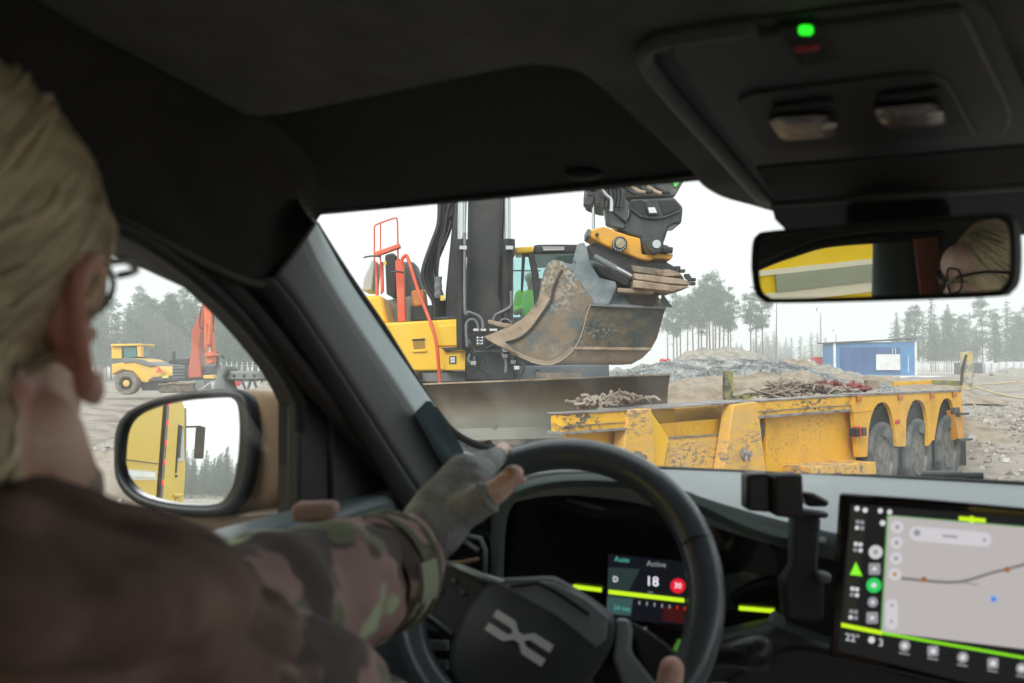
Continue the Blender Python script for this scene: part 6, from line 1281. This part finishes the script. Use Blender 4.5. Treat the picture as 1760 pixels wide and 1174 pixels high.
# neck, shoulders, torso, arms (left reaching to the wheel, right low)
shc = HC + V((-.03, -.06, -.325)); CUl = CU
nb = hp(0, -.035, -.10)
b.caps([hp(0, -.02, -.03), nb, shc + V((0, 0, .12))], [.060, .060, .066])
SLd = shc - CU * .17 + V((0, 0, -.02)); SRd = shc + CU * .15 + V((0, 0, -.02))
b.caps([SLd, shc + V((0, 0, .03)), SRd], [.06, .075, .06]); b.caps([shc, shc + V((0, -.03, -.4))], [.13, .15])
WL = W(702, 965, .885); EL = W(330, 1120, .60)                     # left wrist / elbow
b.caps([SLd, EL + V((-.01, -.0, -.0)), WL], [.055, .04, .027])
WRt = W(1190, 1330, .90); ER = W(700, 1420, .62); b.caps([SRd, ER, WRt], [.055, .04, .027])
# left hand: palm, thumb, four fingers round the rim
Rm = lambda deg, rr=0.0, up=0.0: SWc + (SX * math.cos(R_(deg)) + SY * math.sin(R_(deg))) * (RW + rr) + SZn * up
KN = W(808, 812, .925)                                              # knuckle row, near the rim
hand = MB()
palm = [WL, W(740, 905, .895), W(775, 850, .905), W(805, 815, .925)]
def handset(mb, grow=0.0, bare=False):
    mb.caps([palm[0], palm[1]], [.028 + grow, .030 + grow]); mb.caps([W(748, 868, .90), W(796, 812, .93)], [.020 + grow, .0175 + grow]); mb.caps([W(760, 915, .885), W(806, 862, .895)], [.021 + grow, .0155 + grow])
    mb.caps([W(745, 890, .90), W(800, 835, .92)], [.027 + grow, .019 + grow])
handset(b)
fing = []
for k in range(4):
    base = [W(790, 805, .945), W(802, 800, .935), W(812, 812, .925), W(815, 828, .915)][k]
    degs = [136, 129, 122, 115][k] + 26; 
    k1 = Rm(degs, .018, .012); k2 = Rm(degs - 1, .020, -.016); k3 = Rm(degs - 2, -.012, -.022)
    fing.append([base, base.lerp(k1, .6), k1, k2, k3])
    b.caps([base, k1], [.0105, .0095]); b.caps([k1, k2], [.0095, .0085]); b.caps([k2, k3], [.0085, .0075])
th = [W(790, 880, .89), W(826, 862, .875), W(856, 842, .872), W(884, 816, .874)]
b.caps([th[0], th[1]], [.019, .0145]); b.caps([th[1], th[2]], [.0135, .0128]); b.caps([th[2], th[3]], [.0128, .0105])
# right hand on the lower right spoke, thumb up
pR = W(1180, 1235, .90); b.caps([WRt, pR], [.027, .03]); tr_ = [W(1165, 1230, .87), W(1150, 1195, .86), W(1155, 1150, .86)]
b.caps([tr_[0], tr_[1]], [.019, .0155]); b.caps([tr_[1], tr_[2]], [.0155, .013])
for k in range(4):
    f0 = W(1200, 1195 + k * 22, .895); b.caps([f0, W(1245, 1190 + k * 24, .90)], [.0105, .0095]); b.caps([W(1245, 1190 + k * 24, .90), W(1262, 1192 + k * 24, .935)], [.0095, .0085])
drv = remesh(b, 'person', M_skin, None, .0028, 5, .5)
tag(drv, 'grey-blond driver with glasses, camouflage jacket and grey fingerless gloves at the wheel', 'person')
at = drv.data.color_attributes.new('blush', 'FLOAT_COLOR', 'POINT'); _dm = WM[drv.name]
for i, v in enumerate(drv.data.vertices):
    p = _dm @ v.co; k = 0.0
    for s_ in (-1, 1):
        e_c = hp(s_ * .078, -.012, .004); q_ = HM.transposed() @ (p - e_c)
        if abs(q_.x) < .02: k = max(k, (1 - sstep(.028, .040, math.hypot(q_.y, q_.z * .8))) * (.2 + .5 * sstep(.010, -.012, q_.y)) if 1 else 0)
    for tp_, rr_ in ((th[3], .018), (tr_[2], .018), (hp(0, .108, -.034), .02)): k = max(k, .45 * (1 - sstep(rr_ * .5, rr_, (p - tp_).length)))
    at.data[i].color = (k, k, k, 1)
M_nail = mat('nail', (.55, .36, .30), .3)
# hair: swept back cap with strands
hb_ = MB()
def EH(x, y, z, rx, ry, rz): hb_.ell(hp(x * HS, y * HS, z * HS), (rx * HS, ry * HS, rz * HS), HM, 28, 18)
EH(0, -.018, .048, .089, .102, .091); EH(0, -.062, -.005, .068, .060, .078); EH(0, -.066, -.060, .062, .048, .07); EH(.012, -.052, -.085, .062, .050, .080)
def hdisp(p):
    l = HM.transposed() @ (p - HC); return .0022 * noise.noise(V((math.atan2(l.x, l.z + .02) * 14, l.y * 9, 2))) + .001 * noise.noise(p * 300)
M_hair = bpy.data.materials.new('blond_grey_hair'); M_hair.use_nodes = True
_n = M_hair.node_tree.nodes; _l = M_hair.node_tree.links; _b = _n['Principled BSDF']; _c = _n.new('ShaderNodeVertexColor'); _c.layer_name = 'tone'; _b.inputs['Roughness'].default_value = .5; _l.new(_c.outputs[0], _b.inputs['Base Color'])
def tone(me, fn):
    at = me.color_attributes.new('tone', 'FLOAT_COLOR', 'POINT')
    for i, v in enumerate(me.vertices): c = fn(i, v); at.data[i].color = (c * 1.0, c * .86, c * .57, 1)
hair = remesh(hb_, 'hair', M_hair, drv, .003, 5, .5, hdisp); tone(hair.data, lambda i, v: .45)
lk = MB(); rs = random.Random(9)
from mathutils.bvhtree import BVHTree
_hm = WM[hair.name]; bv = BVHTree.FromPolygons([_hm @ v.co for v in hair.data.vertices], [tuple(p.vertices) for p in hair.data.polygons])
tones = []
for _ in range(5200):
    a = rs.uniform(0, 6.283); e_l = rs.uniform(-1.1, 1.4); d = V((math.cos(a) * math.cos(e_l), math.sin(a) * math.cos(e_l), math.sin(e_l)))
    p, nn, _i, _d = bv.find_nearest(hp(d.x * .2, d.y * .2, .04 + d.z * .2)); q_l = []; fl_ = HM @ V((rs.uniform(-.05, .05), -.72, -.66 + rs.uniform(-.06, .06)))
    for k in range(13):
        q_l.append(p + nn * (.0012 + .0012 * math.sin(k * .35) + (.006 * k / 12 if _ % 23 == 0 else 0)))
        t_g = fl_ - nn * fl_.dot(nn); t_g.normalize(); p, nn, _i, _d = bv.find_nearest(p + t_g * .010)
    b0_ = len(lk.v); lk.tube(q_l, [.0004] + [.0017] * 10 + [.0011, .0003], 3); g0_ = noise.noise(V((q_l[0].x * 34, q_l[0].y * 14, q_l[0].z * 34))) ; tones += [min(.95, max(.14, .74 + .85 * g0_ + rs.gauss(0, .07)))] * (len(lk.v) - b0_)
lk_o = lk.build('hair_strands', M_hair, hair, smooth=180, kind='stuff'); tone(lk_o.data, lambda i, v: tones[i])
for s_ in (-1, 1): MB().caps([hp(s_ * .018, .094, .024), hp(s_ * .034, .090, .029), hp(s_ * .048, .078, .024)], [.003, .004, .002]).build('eyebrow', mat('brow_hair', (.3, .25, .17), .8), drv, smooth=180)
for s_ in (-1, 1):
    ey = MB().ell(hp(s_ * .030, .078, .004), (.0115, .0115, .0115)).build('eye', mat('eye_white', (.7, .68, .65), .2), drv, smooth=180); MB().ell(hp(s_ * .030, .0868, .004), (.0045, .0035, .0045), HM).build('iris', mat('iris_blue', (.05, .09, .12), .1), ey, smooth=180)
# short grey beard along the jaw
bdm = MB()
for s_ in (-1, 1): bdm.caps([hp(s_ * .052, .004, -.058), hp(s_ * .044, .045, -.085), hp(s_ * .02, .075, -.098)], [.020, .024, .022])
bd = remesh(bdm, 'beard', mat('grey_beard', (.40, .34, .29), .8, col2=(.24, .17, .14), scale=60), drv, .003, 5, .5, lambda p: .0012 * noise.noise(p * 260))
# glasses
gl = MB()
for s_ in (-1, 1):
    gl.tube([hp(s_ * .031 + .025 * math.cos(t), .096 - .004 * abs(math.cos(t)) - (.006 if math.cos(t) * s_ > .3 else 0), .028 + .020 * math.sin(t)) for t in [2 * math.pi * k / 24 for k in range(25)]], .0017, 8)
    gl.tube(smooth_path([hp(s_ * .056, .093, .034), hp(s_ * .069, .084, .036), hp(s_ * .074, .055, .038), hp(s_ * .077, .010, .030), hp(s_ * .078, -.012, .022), hp(s_ * .076, -.022, .0)], 4), .0022, 8)
gl.tube(smooth_path([hp(-.009, .102, .032), hp(0, .106, .036), hp(.009, .102, .032)], 3), .0017, 8)
gg = gl.build('glasses', mat('frame_acetate', (.012, .012, .014), .25), None, smooth=180); tag(gg, "thin black-framed glasses on the driver's face", 'glasses')
for s_ in (-1, 1): MB().add([hp(s_ * .031 + .025 * math.cos(t), .0955, .028 + .020 * math.sin(t)) for t in [2 * math.pi * k / 20 for k in range(20)]], [tuple(range(20))]).build('lens', glass('lens_glass', (.96, .97, .97), 1, 1.7), gg)
# jacket
M_camo = bpy.data.materials.new('camouflage_cloth'); M_camo.use_nodes = True
n = M_camo.node_tree.nodes; l = M_camo.node_tree.links; pb = n['Principled BSDF']; pb.inputs['Roughness'].default_value = .9
tc = n.new('ShaderNodeNewGeometry')
def cnoise(s, lo, hi, off):
    m_ = n.new('ShaderNodeMapping'); m_.inputs['Location'].default_value = off; l.new(tc.outputs['Position'], m_.inputs[0]); t = n.new('ShaderNodeTexNoise'); t.inputs['Scale'].default_value = s; t.inputs['Detail'].default_value = 2.5; l.new(m_.outputs[0], t.inputs[0])
    r = n.new('ShaderNodeMapRange'); r.inputs[1].default_value = lo; r.inputs[2].default_value = hi; l.new(t.outputs[0], r.inputs[0]); return r.outputs[0]
def cmix(a, b, f):
    m_ = n.new('ShaderNodeMix'); m_.data_type = 'RGBA'; l.new(f, m_.inputs[0])
    (l.new(a, m_.inputs[6]) if not isinstance(a, tuple) else setattr(m_.inputs[6], 'default_value', (*a, 1))); m_.inputs[7].default_value = (*b, 1); return m_.outputs[2]
x = cmix((.36, .235, .215), (.10, .078, .07), cnoise(13, .50, .54, (0, 0, 0))); x = cmix(x, (.46, .54, .35), cnoise(15, .60, .64, (5, 2, 1))); x = cmix(x, (.17, .19, .11), cnoise(15, .57, .60, (9, 4, 7)))
l.new(x, pb.inputs['Base Color']); tw = n.new('ShaderNodeTexNoise'); tw.inputs['Scale'].default_value = 900; l.new(tc.outputs['Position'], tw.inputs[0]); bp = n.new('ShaderNodeBump'); bp.inputs['Strength'].default_value = .3; bp.inputs['Distance'].default_value = .002; l.new(tw.outputs[0], bp.inputs['Height']); l.new(bp.outputs[0], pb.inputs['Normal'])
M_jk = mat('brown_jacket', (.13, .078, .062), .9, col2=(.25, .16, .13), scale=14, bump=.2, bscale=400)
def wr(p):
    q_ = CU * p.dot(CU) + CV * p.dot(CV); f_ = noise.noise(V((p.dot(CU) * 5 + p.z * 9, p.dot(CV) * 9, p.z * 16))); g_f = noise.noise(V((p.x * 3.5, p.y * 3, (p.z + p.x * .35) * 24))); return .004 * (1 - abs(f_) * 2.4) + .013 * (1 - abs(g_f) * 3.5) + .003 * noise.noise(V((p.x * 14, p.y * 20, p.z * 30))) + .002 * noise.noise(p * 70)
def wr2(p):
    d = (p - EL).dot((WL - EL).normalized()); return .007 * math.sin(d * 75 + 4 * noise.noise(p * 9)) * max(0, noise.noise(p * 7) + .25) + .004 * noise.noise(p * 26)
j = MB()
j.caps([EL, W(450, 1058, .69), W(600, 1000, .80), EL.lerp(WL, .9)], [.060, .064, .060, .053]); j.caps([SLd, EL], [.070, .062])
remesh(j, 'left_sleeve', M_camo, drv, .004, 5, .5, wr2)
# cuff with strap
d_ = (WL - EL).normalized(); c0 = EL.lerp(WL, .83)
cf = MB().lathe(c0, d_, [(.049, -.035), (.054, -.028), (.056, 0), (.055, .02), (.052, .035), (.046, .036), (.044, .01)], 36, cap=False); cf.v = [p + V((noise.noise(p * 30), noise.noise(p * 31 + V((5, 0, 0))), noise.noise(p * 29 + V((0, 7, 0))))) * .006 for p in cf.v]
cu_f = cf.build('cuff', M_camo, drv, smooth=180)
X_, Y_ = perp(d_)
for off, wdt in ((-.012, .0055), (.012, .004)): MB().lathe(c0, d_, [(.0575, off - wdt), (.0595, off), (.0575, off + wdt)], 36, cap=False).build('cuff_strap', mat('strap_olive', (.12, .13, .075), .8), cu_f, smooth=180)
tv = (CAMP - c0); tv = (tv - d_ * tv.dot(d_)).normalized(); tv2 = d_.cross(tv)
MB().loft([[c0 + (tv * math.cos(a) + tv2 * math.sin(a)) * r_ + d_ * o_ for a in [.1 + k * .12 for k in range(6)]] for o_, r_ in ((-.03, .058), (-.03, .062), (-.002, .063), (-.002, .058))], closed=False).build('cuff_tab', mat('tab_green', (.30, .34, .23), .8), cu_f, smooth=30)
MB().prism([W(a, b_, .80) for a, b_ in ((497, 872), (505, 868), (572, 866), (577, 884), (560, 902), (500, 898))], (0, .03, 0)).build('sleeve_flap', M_camo, drv, bevel=.006)
t_ = MB()
t_.caps([SLd, shc + V((0, 0, .02)), shc + CU * .08 + V((0, 0, -.02))], [.075, .075, .05]); t_.caps([shc + V((0, 0, -.10)), shc + V((0, -.03, -.42))], [.12, .19]); t_.caps([W(-260, 1160, .33), W(0, 1142, .34), W(200, 1136, .37), W(330, 1120, .41), W(445, 1090, .45)], [.062, .060, .054, .038, .010])
t_.caps([nb + V((0, -.01, -.045)), shc + V((.0, -.01, .08))], [.070, .085])
R1_ = W(150, 1080, .36); R2_ = W(420, 1110, .44); R3_ = W(520, 1260, .52)
t_.caps([W(0, 1300, .34), W(300, 1250, .42)], [.08, .06])
t_.caps([W(-150, 925, .30), W(0, 938, .295), W(150, 960, .315), W(300, 1020, .355), W(430, 1078, .42)], [.016, .015, .013, .011, .008])
t_.caps([W(-150, 1030, .285), W(0, 1045, .28), W(180, 1058, .31), W(320, 1085, .36), W(450, 1092, .43)], [.018, .017, .014, .012, .009])
t_.caps([W(120, 1010, .30), W(240, 1020, .33), W(360, 1062, .38)], [.010, .010, .007])
body = remesh(t_, 'jacket', M_jk, drv, .004, 7, .5, wr)
l_ = MB(); l_.caps([W(120, 1150, .40), W(380, 1150, .50), W(520, 1230, .56), ER, WRt.lerp(ER, .2)], [.06, .05, .05, .055, .045])
remesh(l_, 'right_sleeve', M_camo, drv, .005, 6, .5, wr)
# collar
cr = MB(); ck = []
for k in range(25):
    a = R_(-150 + 300 * k / 24) ; dd = (HM @ V((math.sin(a), -math.cos(a), 0))); c = nb + V((0, -.008, -.05)); ck.append([c + dd * .075, c + dd * .083 + V((0, 0, .022)), c + dd * .086 + V((0, 0, .028)), c + dd * .09 + V((0, 0, .02)), c + dd * .10 + V((0, 0, -.03))])
cr.loft(ck, closed=False).build('collar', M_jk, drv, smooth=180, solid=.004)
# gloves
M_glove = mat('grey_fleece', (.24, .255, .25), .95, col2=(.36, .375, .365), scale=30, bump=.35, bscale=260)
g_ = MB(); handset(g_, .0032); g_.caps([WL - d_ * .05, WL, palm[1]], [.033, .032, .033]); 
for f in fing: g_.caps([f[0], f[0].lerp(f[2], .75)], [.0140, .0130])
g_.caps([th[0], th[1], th[1].lerp(th[2], .35)], [.0215, .0172, .0158])
gv = remesh(g_, 'left_glove', M_glove, drv, .0026, 5, .5, lambda p: .0016 * noise.noise(p * 55) + .0012 * math.sin((p - WL).dot(d_) * 260) * max(0, .5 - abs((p - WL).length * 14)))
dt = (th[2] - th[1]).normalized(); hc_ = th[1].lerp(th[2], .38)
MB().lathe(hc_, dt, [(.0150, -.004), (.0176, -.002), (.0176, .002), (.0145, .003)], 24, cap=False).build('glove_hem', M_glove, gv, smooth=180)
nx = (th[3] - th[2]).normalized(); up_ = SZn
MB().ell(th[3] + up_ * .0085 - nx * .002, (.007, .008, .003), Matrix((nx, nx.cross(up_), up_)).transposed()).build('thumb_nail', M_nail, drv, smooth=180)
rg_ = MB(); rg_.caps([WRt - (WRt - ER).normalized() * .04, WRt, pR], [.033, .031, .033]); rg_.caps([tr_[0], tr_[0].lerp(tr_[1], .6)], [.0205, .0165]); remesh(rg_, 'right_glove', M_glove, drv, .003, 5, .5)
# driver's seat below
stt = MB().ell(shc + V((-.02, -.12, -.33)), (.24, .07, .34)); stt.build('driver_seat', M_seal, C, smooth=180)
for o in list(bpy.data.materials):
    if o.users == 0: bpy.data.materials.remove(o)
